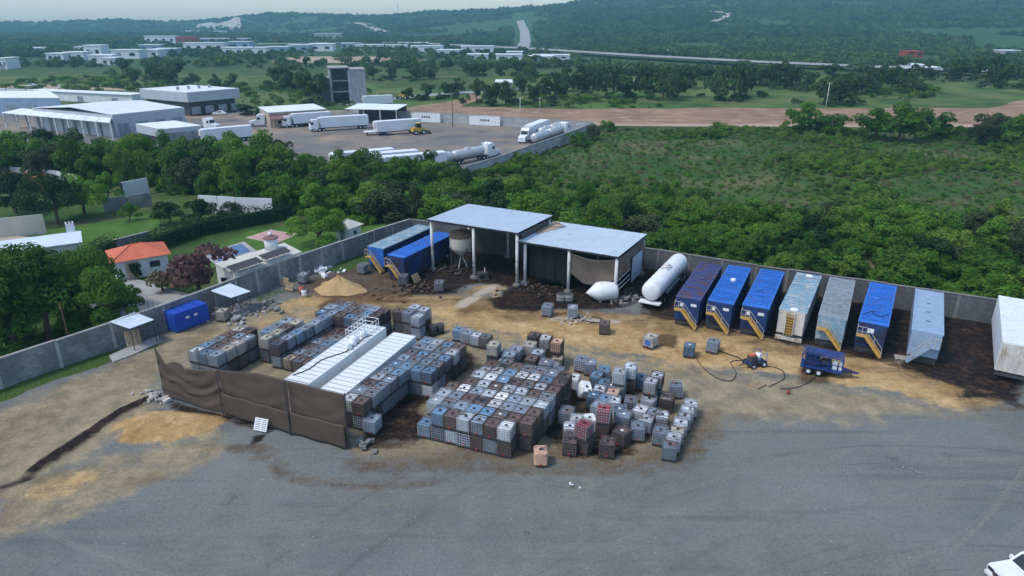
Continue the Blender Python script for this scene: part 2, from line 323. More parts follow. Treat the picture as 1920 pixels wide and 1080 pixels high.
dark = np.maximum.reduce([
    pm([(1190, 500), (1240, 470), (1420, 500), (1620, 525), (1890, 565), (1890, 640), (1780, 690), (1600, 650), (1400, 618), (1250, 590), (1190, 570)], 2, .85, 3),
    pm([(740, 505), (900, 440), (1080, 440), (1240, 470), (1215, 540), (1060, 535), (960, 505), (880, 505), (800, 525)], 2, 1.0, 1.5),  # oily floor, also painted darker to deepen the shade under both shed roofs
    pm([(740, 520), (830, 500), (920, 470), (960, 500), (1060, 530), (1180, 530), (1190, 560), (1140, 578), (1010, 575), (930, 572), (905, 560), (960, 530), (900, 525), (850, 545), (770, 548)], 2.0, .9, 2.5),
    pm([(1690, 600), (1790, 580), (1890, 600), (1900, 700), (1930, 770), (1830, 735), (1750, 712), (1690, 690)], 2.5, 1.0, 3),
    pm([(1190, 575), (1260, 570), (1450, 600), (1690, 640), (1680, 690), (1560, 662), (1400, 630), (1260, 600), (1200, 592)], 1.5, .8, 2.5),
    pm([(650, 720), (760, 690), (850, 640), (900, 680), (800, 760), (800, 815), (700, 815)], 2.5, .85, 2), pm([(1000, 720), (1130, 740), (1250, 740), (1240, 800), (1120, 850), (1000, 840)], 3, .75, 3),
    pm([(1780, 700), (1890, 710), (1910, 750), (1830, 755)], 2, .85, 4), pm([(470, 820), (495, 815), (490, 832), (462, 838)], .5, .9, .6), pm([(1480, 575), (1680, 590), (1700, 640), (1500, 620)], 2, .9, 1),
    .95 * sstep(1.3 - ldist(X + nz1 * .6, Y, px((65, 884), (110, 852), (170, 812), (230, 772), (285, 748), (310, 742))) / .75),
    .8 * sstep(1.3 - ldist(X + nz1 * .5, Y, px((-30, 925), (20, 908), (58, 896))) / .5),
    pm([(310, 745), (440, 790), (520, 800), (500, 815), (430, 800), (330, 775)], 1.2, .9, 1)])
brown = np.maximum.reduce([
    pm([(560, 540), (700, 470), (800, 450), (860, 520), (760, 560), (600, 570)], 3, .75, 3), pm([(1180, 480), (1240, 470), (1900, 560), (1900, 700), (1200, 600)], 2, .8, 3),
    pm([(640, 790), (800, 800), (960, 850), (1010, 840), (1250, 800), (1330, 770), (1330, 830), (1200, 870), (1000, 890), (860, 880), (640, 850)], 5, .6, 4),
    pm([(560, 545), (700, 520), (860, 520), (1050, 560), (1200, 580), (1700, 660), (1900, 720), (1900, 790), (1700, 720), (1400, 670), (1180, 620), (1000, 590), (850, 560), (640, 560)], 3, .55, 6),
    pm([(590, 575), (640, 545), (700, 538), (690, 552), (640, 560), (612, 588)], 1.2, .9, 1), pm([(1235, 625), (1275, 632), (1270, 655), (1238, 650)], .8, .95, .8), pm([(1500, 690), (1560, 690), (1560, 725), (1500, 722)], 1.2, .9, 1),
    pm([(1190, 640), (1230, 625), (1260, 645), (1220, 665)], 1.0, .6, 2), pm([(780, 840), (1000, 870), (1180, 880), (1000, 905), (800, 880)], 3, .5, 4),
    pm([(430, 840), (560, 870), (760, 880), (980, 870), (980, 890), (700, 905), (520, 895), (400, 860)], 2, .5, 3)])
grass = np.maximum.reduce([
    pm([(-60, 740), (0, 722), (130, 680), (210, 655), (290, 640), (300, 646), (210, 678), (100, 712), (0, 755), (-60, 775)], .8, 1, 1.0),
    pm([(610, 505), (650, 480), (720, 460), (740, 470), (700, 490), (640, 510)], 1, .9, 1), pm([(470, 560), (540, 535), (560, 540), (490, 570)], 1, .6, 2)])
zz = (vnoise(X, Y, .5, 3, 21) - .5) * .07 + .16 * np.clip(sand, 0, 1) * (vnoise(X, Y, .4, 3, 31) - .45)
zz += .55 * pm([(225, 795), (270, 775), (340, 777), (425, 792), (415, 812), (330, 822), (240, 818)], 3.0, 1, 1) * (.6 + .8 * vnoise(X, Y, .7, 2, 5))
zz += .35 * sstep(1.2 - ldist(X, Y, px((65, 884), (110, 852), (170, 812), (230, 772), (285, 748))) / .9)
zz = np.where(sand + dark > .2, zz, zz * .6); zz = np.maximum(zz - .03, -.045)
keep = sy > -.3
idx = -np.ones(X.size, int); ok = keep.ravel(); idx[ok] = np.arange(ok.sum())
yv = np.stack([X.ravel()[ok], Y.ravel()[ok], zz.ravel()[ok]], 1)
ii, jj = np.meshgrid(np.arange(nX - 1), np.arange(len(ay_) - 1)); q = (jj * nX + ii).ravel()
q4 = np.stack([q, q + 1, q + nX + 1, q + nX], 1); q4 = idx[q4]; q4 = q4[(q4 >= 0).all(1)]
ym = bpy.data.meshes.new('yard_ground'); ym.from_pydata(yv.tolist(), [], q4.tolist())
for nm, chans in (('m1', (sand, lane, dark, brown)), ('m2', (grass, palew, 0 * X, 0 * X + 1))):
    at_ = ym.attributes.new(nm, 'FLOAT_COLOR', 'POINT')
    at_.data.foreach_set('color', np.stack([c.ravel()[ok] for c in chans], 1).astype(np.float32).ravel())
ym.polygons.foreach_set('use_smooth', [True] * len(ym.polygons))
def yard_material():
    m = bpy.data.materials.new('yard_gravel'); m.use_nodes = True; nt = m.node_tree; N = nt.nodes; L = nt.links; b = N['Principled BSDF']
    b.inputs['Specular IOR Level'].default_value = .06
    ge = N.new('ShaderNodeNewGeometry'); pos = ge.outputs['Position']
    def noise(scale, detail=6, rough=.65, mp=None):
        n = N.new('ShaderNodeTexNoise'); n.inputs['Scale'].default_value = scale; n.inputs['Detail'].default_value = detail; n.inputs['Roughness'].default_value = rough
        if mp:
            k = N.new('ShaderNodeMapping'); k.inputs['Rotation'].default_value = (0, 0, R(mp[0])); k.inputs['Scale'].default_value = (mp[1], mp[2], 1); L.new(pos, k.inputs[0]); L.new(k.outputs[0], n.inputs['Vector'])
        else: L.new(pos, n.inputs['Vector'])
        return n.outputs[0]
    def mr(v, a, b_, c=0., d=1.):
        r = N.new('ShaderNodeMapRange'); r.inputs[1].default_value = a; r.inputs[2].default_value = b_; r.inputs[3].default_value = c; r.inputs[4].default_value = d; L.new(v, r.inputs[0]); return r.outputs[0]
    def mth(op, a, b_):
        k = N.new('ShaderNodeMath'); k.operation = op
        for i, v in enumerate((a, b_)):
            if isinstance(v, (int, float)): k.inputs[i].default_value = v
            else: L.new(v, k.inputs[i])
        return k.outputs[0]
    def mix(f, a, b_):
        k = N.new('ShaderNodeMix'); k.data_type = 'RGBA'; k.clamp_factor = True; L.new(f, k.inputs[0])
        for i, v in ((6, a), (7, b_)):
            if isinstance(v, tuple): k.inputs[i].default_value = (*v, 1)
            else: L.new(v, k.inputs[i])
        return k.outputs[2]
    def attr(n):
        a = N.new('ShaderNodeAttribute'); a.attribute_name = n; s = N.new('ShaderNodeSeparateColor'); L.new(a.outputs['Color'], s.inputs[0]); return s.outputs[0], s.outputs[1], s.outputs[2], a.outputs['Alpha']
    sd_, ln, dk, br = attr('m1'); gs, pw, _, _ = attr('m2')
    big = noise(.06, 5); mid = noise(.5, 6, .7); fine = noise(5, 4, .7); streak = noise(1.0, 5, .6, (-14, .05, .9)); streak2 = noise(1.0, 5, .6, (42, .045, .8))
    speck = N.new('ShaderNodeTexVoronoi'); speck.inputs['Scale'].default_value = 1.1; L.new(pos, speck.inputs['Vector'])
    g = mix(mr(big, .35, .65), (.122, .139, .143), (.182, .20, .198))
    def arcs(cx, cy, f):
        dv = N.new('ShaderNodeVectorMath'); dv.operation = 'DISTANCE'; dv.inputs[1].default_value = (cx, cy, 0); L.new(pos, dv.inputs[0])
        sx_ = N.new('ShaderNodeSeparateXYZ'); L.new(pos, sx_.inputs[0]); cb = N.new('ShaderNodeCombineXYZ'); L.new(dv.outputs['Value'], cb.inputs[0]); L.new(mth('MULTIPLY', sx_.outputs[0], .03), cb.inputs[1])
        n = N.new('ShaderNodeTexNoise'); n.inputs['Scale'].default_value = f; n.inputs['Detail'].default_value = 3; n.inputs['Roughness'].default_value = .7; L.new(cb.outputs[0], n.inputs['Vector']); return n.outputs[0]
    g = mix(mth('MULTIPLY', mr(arcs(-4, 88, .9), .56, .68), .5), g, (.215, .215, .195)); g = mix(mth('MULTIPLY', mr(arcs(30, 2, 1.1), .57, .66), .45), g, (.082, .09, .09)); g = mix(mth('MULTIPLY', mr(arcs(-30, 120, 1.3), .58, .66), .4), g, (.225, .215, .18))
    g = mix(mth('MULTIPLY', mr(streak, .5, .72), .6), g, (.195, .195, .17)); g = mix(mth('MULTIPLY', mr(streak2, .55, .7), .45), g, (.078, .086, .086))
    g = mix(mth('MULTIPLY', mr(mid, .52, .75), .45), g, (.19, .18, .15))
    g = mix(mth('MULTIPLY', mr(noise(.035, 6, .7), .42, .62), .7), g, mix(mr(mid, .3, .7), (.118, .118, .098), (.205, .20, .165)))
    g = mix(mth('MULTIPLY', mr(noise(.22, 7, .72), .62, .70), .55), g, (.07, .072, .07))
    g = mix(mr(speck.outputs['Distance'], .05, .02), g, (.5, .5, .48))
    mid2 = noise(1.4, 6, .7); pat = noise(.16, 7, .7)
    jit = mth('ADD', mth('MULTIPLY', mth('SUBTRACT', mid, .5), 1.3), mth('ADD', mth('MULTIPLY', mth('SUBTRACT', streak, .5), .8), mth('MULTIPLY', mth('SUBTRACT', mid2, .5), .8)))
    def fac(a, w=.22): return mr(mth('ADD', a, mth('MULTIPLY', jit, mr(a, .02, .3))), .5 - w, .5 + w)
    g = mix(fac(ln, .3), g, mix(mr(mid, .35, .65), (.18, .155, .10), (.335, .285, .185)))
    g = mix(fac(sd_), g, mix(mr(mid2, .3, .7), mix(mr(pat, .4, .6), (.24, .145, .06), (.37, .245, .115)), mix(mr(pat, .4, .6), (.44, .29, .12), (.62, .455, .24))))
    g = mix(mth('MULTIPLY', mth('MULTIPLY', mr(pat, .52, .62), mr(ln, .2, .6)), .55), g, (.17, .115, .065))
    g = mix(mth('MULTIPLY', fac(br, .3), .92), g, mix(mr(fine, .3, .7), (.055, .035, .02), (.125, .08, .042)))
    g = mix(mth('MULTIPLY', fac(pw, .3), .85), g, mix(mr(fine, .3, .7), (.34, .29, .22), (.58, .53, .45)))
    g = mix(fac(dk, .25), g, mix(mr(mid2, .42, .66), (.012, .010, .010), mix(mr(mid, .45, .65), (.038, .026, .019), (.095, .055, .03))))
    g = mix(fac(gs, .12), g, mix(mr(fine, .35, .65), (.035, .075, .018), (.075, .12, .035)))
    k = N.new('ShaderNodeVectorMath'); k.operation = 'SCALE'; L.new(g, k.inputs[0]); L.new(mr(fine, .25, .75, .78, 1.22), k.inputs['Scale']); L.new(k.outputs[0], b.inputs['Base Color'])
    L.new(mr(fac(dk), 0, 1, .95, .6), b.inputs['Roughness'])
    bp = N.new('ShaderNodeBump'); bp.inputs['Strength'].default_value = .5; bp.inputs['Distance'].default_value = .12
    L.new(mth('ADD', fine, mth('MULTIPLY', mid, 2.0)), bp.inputs['Height']); L.new(bp.outputs[0], b.inputs['Normal'])
    return m
ym.materials.append(yard_material()); struct(put('yard_ground', ym), 'gravel and oil-stained sandy ground of the storage yard')
# ------------------------------------------------------------------ roads, pavements, lawns
def sheet(name, pts, z, m, label=None, sub=None):
    """flat ground sheet, gently irregular edge"""
    pts = [Vector((p[0], p[1])) for p in pts]; out = []
    for i, p in enumerate(pts):
        q_ = pts[(i + 1) % len(pts)]; n = max(1, int((q_ - p).length / (sub or 1e9)))
        for k in range(n):
            w = p.lerp(q_, k / n)
            if sub: w = w + Vector((random.uniform(-1, 1), random.uniform(-1, 1))) * sub * .18
            out.append((w.x, w.y))
    return struct(MB().prism(out, z - .25, z).build(name, m), label)
def ribbon(name, pts, w, z, m, label=None, follow=False):
    pts = [Vector((p[0], p[1])) for p in pts]; dense = []
    for a, b_ in zip(pts, pts[1:]):
        n = max(1, int((b_ - a).length / 25)); dense += [a.lerp(b_, k / n) for k in range(n)]
    dense.append(pts[-1]); mb = MB(); vs = []
    for i, p in enumerate(dense):
        t = (dense[min(i + 1, len(dense) - 1)] - dense[max(i - 1, 0)]).normalized(); nn = Vector((-t.y, t.x)); ww = w[0] + (w[1] - w[0]) * i / (len(dense) - 1) if isinstance(w, tuple) else w
        for s_ in (.5, -.5):
            c = p + nn * ww * s_; h = float(terr(c.x, c.y)) if follow else 0.0; vs.append((c.x, c.y, h + z))
    mb.add(vs, [(2 * i + 1, 2 * i + 3, 2 * i + 2, 2 * i) for i in range(len(dense) - 1)])
    return struct(mb.build(name, m), label)
m_reddirt = multimix('red_dirt', [(.30, .19, .12), (.22, .14, .095), (.36, .27, .19), (.12, .12, .06)], [(.06, .5), (.15, .58), (.09, .68)], bump=.4)
m_paledirt = multimix('pale_dirt', [(.42, .34, .26), (.34, .25, .18)], [(.1, .5)], bump=.3)
m_asph = multimix('truck_yard_asphalt', [(.15, .15, .155), (.23, .20, .165), (.34, .26, .18), (.10, .10, .11)], [(.03, .5), (.045, .6), (.12, .62)], bump=.1)
m_road = multimix('grey_road', [(.26, .27, .28), (.33, .33, .32)], [(.05, .5)], bump=.1)
m_lawn = multimix('mown_lawn', [(.06, .135, .025), (.085, .17, .035), (.045, .10, .02)], [(.3, .52), (.9, .6)], bump=.3, bscale=3)
m_meadow = multimix('meadow', [(.065, .13, .03), (.115, .165, .05), (.035, .075, .02), (.15, .14, .07)], [(.025, .5), (.05, .55), (.04, .62)], bump=.8, bscale=.5)
sheet('truck_yard', px((-300, 290), (500, 300), (740, 325), (875, 337), (930, 320), (987, 298), (1080, 263), (1112, 248), (960, 226), (760, 210), (560, 205), (440, 205), (200, 215), (-300, 210)), .02, m_asph, 'grey asphalt truck yard stained with tan dirt')
sheet('dirt_clearing', px((735, 212), (860, 200), (1100, 204), (1500, 202), (1920, 203), (2300, 206), (2300, 236), (1920, 237), (1500, 238), (1120, 235), (1000, 231), (880, 224)), .015, m_reddirt, 'reddish bare dirt clearing beside the track', 14)
sheet('dirt_spur', px((850, 214), (905, 180), (885, 176), (835, 192), (745, 205)), .012, m_reddirt, 'reddish dirt spur running to the trees', 12)
sheet('dirt_spur', px((1820, 215), (1890, 192), (1960, 182), (2200, 178), (2200, 186), (1960, 193), (1920, 214)), .012, m_reddirt, 'reddish dirt track leaving at the right', 12)
ribbon('dirt_track', px((1105, 233), (1300, 235), (1600, 236), (1920, 236), (2400, 240)), 6, .03, m_paledirt, 'pale dirt track along the scrub field')
sheet('meadow', px((-300, 205), (200, 200), (560, 205), (760, 205), (870, 190), (860, 172), (560, 140), (160, 140), (-300, 150)), .008, m_meadow, 'green meadow behind the truck yard', 20)
sheet('meadow', px((905, 200), (1200, 206), (1700, 206), (1850, 196), (2300, 170), (2300, 150), (1400, 145), (900, 140)), .008, m_meadow, 'green meadow under the dark trees', 20)
sheet('bare_field', px((500, 118), (560, 106), (720, 106), (800, 112), (720, 118)), .01, m_paledirt, 'pale bare field before the far town', 30)
sheet('bare_strip', px((-100, 175), (60, 172), (160, 168), (250, 170), (130, 158), (-100, 160)), .014, m_paledirt, 'pale dirt strip behind the warehouses', 20)
ribbon('highway', px((380, 88), (560, 86), (760, 84), (985, 96), (1200, 111), (1420, 124), (1700, 137), (1960, 147), (2400, 160)), 24, 3.2, m_road, 'pale grey highway crossing below the hill')
ribbon('side_road', px((976, 95), (985, 80), (983, 72), (975, 66)), 16, .3, m_road, 'grey road climbing from the highway to the hill', True)
ribbon('street', px((640, 196), (800, 178), (960, 168), (1060, 162), (1200, 150)), 8, .016, m_road, 'narrow grey street behind the concrete block')
# neighbours' plots
sheet('garden_lawn', px((90, 470), (70, 455), (90, 430), (200, 415), (300, 398), (300, 425), (260, 445), (185, 475), (140, 480)), .02, m_lawn, 'bright mown lawn behind the blue-roofed house')
sheet('garden_lawn', px((375, 475), (470, 432), (600, 420), (720, 420), (740, 440), (600, 480), (520, 470), (430, 490), (330, 530), (300, 505)), .02, m_lawn, 'bright mown lawn around the swimming pool')
sheet('driveway', px((190, 520), (230, 515), (330, 545), (395, 560), (280, 590), (190, 600), (150, 560)), .02, m_conc, 'grey concrete driveway by the orange-roofed house')
sheet('paved_patio', px((-40, 470), (0, 440), (60, 445), (80, 460), (20, 482), (-40, 490)), .03, m_paving, 'beige paving beside the blue-roofed house')
# ------------------------------------------------------------------ haze
def haze():
    m = bpy.data.materials.new('haze'); m.use_nodes = True; N = m.node_tree.nodes; L = m.node_tree.links
    N.remove(N['Principled BSDF']); v = N.new('ShaderNodeVolumePrincipled')
    v.inputs['Color'].default_value = (.36, .76, 1.0, 1); v.inputs['Density'].default_value = HAZE_D; v.inputs['Anisotropy'].default_value = .2
    L.new(v.outputs[0], N['Material Output'].inputs['Volume'])
    o = MB().b2(-3240, 3240, -3240, 3240, -4, 165).build('haze', m); tag(o, 'thin bluish haze over the whole valley', 'haze', kind='stuff')
HAZE_D = 2.0e-4
haze()
# ------------------------------------------------------------------ vegetation
m_leaf = leafmat('leaf_green', (.042, .125, .014), (.155, .315, .04), .35, .45)
m_leaf_yel = leafmat('leaf_yellowish', (.07, .145, .018), (.18, .285, .045), .35, .4)
m_leaf_olive = leafmat('leaf_olive', (.035, .06, .022), (.085, .115, .05), .35, .3)
m_leaf_mid = leafmat('leaf_mid', (.034, .10, .016), (.11, .235, .036), .35, .45)
m_leaf_dark = leafmat('leaf_dark', (.026, .065, .020), (.065, .125, .035), .35)
m_leaf_scrub = leafmat('leaf_scrub', (.06, .14, .020), (.175, .285, .055), .4, .45)
m_leaf_dry = leafmat('leaf_dry', (.13, .12, .06), (.22, .19, .11), .3)
m_leaf_hedge = leafmat('leaf_hedge', (.014, .042, .014), (.032, .072, .02), .3)
m_leaf_purple = leafmat('leaf_purple', (.09, .045, .045), (.19, .11, .10), .3)
m_leaf_far = leafmat('leaf_far', (.030, .076, .022), (.095, .165, .045), .4, nscale=.012)
m_bark = mat('bark', (.10, .075, .055), .95, .25, 3)
def leaf_cloud(rng, lobes, n, size, low=-.35):
    lob = np.array(lobes, float); w = lob[:, 3] ** 2; pick = rng.choice(len(lob), n, p=w / w.sum())
    d = rng.normal(size=(n * 3, 3)); d /= np.linalg.norm(d, axis=1)[:, None]; d = d[d[:, 2] > low]; d = d[:n]; pick = pick[:len(d)]; n = len(d)
    L_ = lob[pick]; rad = L_[:, 3:4] * (rng.uniform(.55, 1.06, (n, 1)) ** .6)
    sc = np.concatenate([np.ones((n, 2)), np.full((n, 1), .85)], 1)
    pos = L_[:, :3] + d * rad * sc
    nn = d + rng.normal(size=(n, 3)) * .55; nn[:, 2] += .25; nn /= np.linalg.norm(nn, axis=1)[:, None]
    a = np.cross(nn, rng.normal(size=(n, 3))); a /= np.linalg.norm(a, axis=1)[:, None]; b = np.cross(nn, a)
    s = size * rng.uniform(.5, 1.25, (n, 1)); e = rng.uniform(.45, .9, (n, 1))
    vs = np.stack([pos - a * s, pos + b * s * e - nn * s * .15, pos + a * s, pos - b * s * e - nn * s * .15], 1).reshape(-1, 3)
    return vs.tolist(), np.arange(n * 4).reshape(-1, 4).tolist()
def crown_mesh(name, seed, kind, m, n, size):
    rng = np.random.default_rng(seed); lobes = []
    if kind == 'round':            # unit crown: radius about 1, base 0.35, top about 2
        for k in range(24):
            a = rng.uniform(0, 6.28); r = rng.uniform(.1, .92); z = rng.uniform(.5, 1.55) * (1.15 - .38 * r); lobes.append((r * math.cos(a), r * math.sin(a), z, rng.uniform(.14, .40)))
    elif kind == 'spread':         # mesquite-like, wide and flat topped
        for k in range(18):
            a = rng.uniform(0, 6.28); r = rng.uniform(.1, .95); z = .95 + rng.uniform(-.5, .38) - .3 * r * r; lobes.append((r * math.cos(a), r * math.sin(a), z, rng.uniform(.22, .36)))
    else:                          # bush, down to the ground
        for k in range(10):
            a = rng.uniform(0, 6.28); r = rng.uniform(.05, .7); lobes.append((r * math.cos(a), r * math.sin(a), rng.uniform(.2, .62) * (1.1 - .4 * r), rng.uniform(.25, .42)))
    v, f = leaf_cloud(rng, lobes, n, size, -.45 if kind != 'bush' else -.2); mb = MB(); mb.v = v; mb.f = f
    me = mb.mesh(name, m); return me, lobes
def trunk_mesh(name, lobes, seed, r=.07):
    rng = random.Random(seed); mb = MB(); mb.tube([(0, 0, -.05), (.02, .01, .3), (-.02, .03, .62)], [r, r * .8, r * .6], 6)
    for (x, y, z, q_) in lobes[:7]: mb.tube([(-.02, .03, .5), (x * .45, y * .45, .45 + z * .3), (x * .9, y * .9, z)], [r * .5, r * .35, r * .12], 4)
    return mb.mesh(name, m_bark)
PROTO = {}
for kind, m, cnt, n, size in (('fine', m_leaf, 3, 6500, .042), ('round', m_leaf, 4, 2600, .072), ('spread', m_leaf_dark, 3, 1500, .085), ('bush', m_leaf_scrub, 4, 520, .11), ('bush2', m_leaf, 3, 700, .10), ('dry', m_leaf_dry, 2, 380, .10)):
    PROTO[kind] = []
    for k in range(cnt):
        cm, lb = crown_mesh('crown', 100 + k * 7 + len(kind), 'bush' if kind in ('bush2', 'dry') else 'round' if kind == 'fine' else kind, m, n, size)
        PROTO[kind].append((cm, trunk_mesh('trunk', lb, k)))
def tree(kind, x, y, rad, hs, label, group=None, z=0, name='tree', cat='tree', seed=None, leaf=None):
    cm, tm = PROTO[kind][random.randrange(len(PROTO[kind])) if seed is None else seed % len(PROTO[kind])]
    t = thing(name, label, cat, (x, y, z), random.uniform(0, 6.28), group); t.scale = (rad * random.uniform(.78, 1.2), rad * random.uniform(.78, 1.2), hs)
    c = put('crown' if cat == 'tree' else 'foliage', cm, t); put('trunk' if cat == 'tree' else 'stem', tm, t)
    if leaf is None and name in ('tree', 'thicket_bush') and kind == 'round': leaf = random.choices((None, m_leaf_mid, m_leaf_yel, m_leaf_olive, m_leaf_hedge), (5, 4, 2, 1.2, 1.2))[0]
    if leaf: c.material_slots[0].link = 'OBJECT'; c.material_slots[0].material = leaf
    return t
def fill(poly, step, jit=.42):
    xs = [p[0] for p in poly]; ys = [p[1] for p in poly]; pts = []; row = 0; y = min(ys)
    while y < max(ys):
        x = min(xs) + (step / 2 if row % 2 else 0)
        while x < max(xs):
            pts.append((x + random.uniform(-jit, jit) * step, y + random.uniform(-jit, jit) * step)); x += step
        y += step * .87; row += 1
    a = np.array(pts); return [tuple(p) for p in a[sdist(a[:, 0], a[:, 1], poly) > 0]]
def cam_px(x, y, z=0):
    w = y * cT - (z - CAM_H) * sT; return 960 + 1280 * x / w, 540 - 1280 * (y * sT + (z - CAM_H) * cT) / w
BELT = px((-120, 352), (0, 336), (230, 350), (300, 362), (380, 372), (520, 398), (600, 412), (700, 424), (752, 408)) + [(-14.5, 103), (-4, 98.5), (20, 88)] + px((1000, 380), (905, 372), (860, 345), (760, 336), (600, 322), (400, 312), (0, 306), (-120, 308))
nb = 0
for (x, y) in fill(BELT, 5.5):
    rad = random.uniform(2.4, 4.6); tree('round', x, y, rad, random.uniform(2.5, 3.8) * (1.32 if x < -45 else 1.0), 'leafy green tree in the dense belt between the gardens and the truck yard', 'trees of the dense belt'); nb += 1
BAND = [(21.5, 87.0), (30.8, 81.8), (40.8, 77.0), (50.2, 72.2), (56, 69.5), (78, 58.5), (98, 70)] + px((1920, 428), (1600, 420), (1400, 408), (1200, 398), (1010, 388))
for (x, y) in fill(BAND, 4.9):
    rad = random.uniform(2.2, 3.3); tree('round', x, y, rad, random.uniform(1.7, 2.7), 'tall leafy bush in the thicket behind the rear block wall', 'bushes of the thicket behind the wall', name='thicket_bush', cat='bush'); nb += 1
print('belt trees', nb)
# single trees of the gardens and the meadow: photo spot of the foot, height and half width in metres
def spot(kind, x, y, hpx, wpx, label, group=None, leaf=None, name='tree', cat='tree'):
    p = P(x, y); s = p.length_squared; dist = math.sqrt(p.x ** 2 + p.y ** 2 + CAM_H ** 2); H = hpx * dist / 1280; Wd = wpx / 2 * dist / 1280
    top = {'round': 1.85, 'fine': 1.85, 'spread': 1.45, 'bush': 1.0, 'bush2': 1.0, 'dry': 1.0}[kind]
    return tree(kind, p.x, p.y, max(Wd / 1.05, .3), H / top, label, group, leaf=leaf, name=name, cat=cat)
spot('fine', 600, 462, 78, 108, 'round bright green tree on the lawn beside the small white shed')
for (x, y, h, w, l) in ((95, 640, 160, 170, 'big leafy tree behind the block wall at the left edge'), (205, 628, 125, 120, 'big leafy tree behind the block wall left of the first canopy'), (30, 655, 150, 150, 'dark leafy tree behind the wall, leftmost in the picture'),
                        (150, 590, 120, 130, 'leafy tree at the back of the clump behind the left wall'), (240, 595, 70, 60, 'small leafy tree behind the wall nearest the first canopy'), (20, 590, 110, 140, 'leafy tree at the back of the left edge clump')):
    spot('fine', x, y, h, w, l, 'trees behind the left wall', m_leaf_mid)
for (x, y, w, h, l) in ((110, 420, 90, 85, 'dark tree beside the cream garden wall'), (160, 405, 80, 70, 'green tree behind the far lawn, middle of three'), (205, 378, 55, 50, 'rounded green tree next to the white fence panels'), (30, 400, 80, 70, 'dark tree left of the cream garden wall'),
                        (375, 425, 75, 50, 'dark rounded tree between the two lawns'), (245, 415, 30, 32, 'small tree at the end of the far lawn'), (440, 415, 50, 35, 'dark bush before the pale fence panels'), (320, 420, 60, 40, 'dark leafy bush by the grey garden wall')):
    spot('fine', x, y, h, w, l, 'garden trees', m_leaf_hedge if 'dark' in l else None)
spot('spread', 375, 560, 88, 122, 'purple-leaved tree leaning over the block wall', leaf=m_leaf_purple)
spot('bush', 305, 545, 40, 60, 'reddish green garden shrub beside the orange-roofed house', leaf=m_leaf_dry, name='shrub', cat='shrub')
spot('bush2', 250, 522, 34, 28, 'small clipped green shrub before the orange-roofed house', name='shrub', cat='shrub', leaf=m_leaf_hedge)
def hedge(a, b, h, w, label):
    a, b = Vector(a), Vector(b); L_ = (b - a).length; rng = np.random.default_rng(int(L_ * 100)); lob = []
    for k in range(int(L_ / .55)):
        for zz_ in (.35, .75): lob.append((k * .55 + rng.uniform(-.2, .2), rng.uniform(-.25, .25) * w, h * zz_, w * .5 * rng.uniform(.75, 1.1)))
    v, f = leaf_cloud(rng, lob, int(L_ * 130), .17, -.3); mb = MB(); mb.v = v; mb.f = f
    t = thing('hedge', label, 'hedge', (a.x, a.y, 0), ang(a, b)); mb.build('foliage', m_leaf_hedge, t); MB().b2(0, L_, -w * .2, w * .2, 0, h * .75).build('stem', m_leaf_hedge, t)
hedge(P2(265, 478), P2(375, 440), 2.6, 2.6, 'dark clipped hedge between the lawns, behind the orange roof'); hedge(P2(375, 440), P2(548, 408), 2.6, 2.6, 'dark hedge along the far side of the pool lawn')
hedge(P2(145, 520), P2(215, 478), 3.0, 3.0, 'dark tall hedge left of the orange-roofed house')
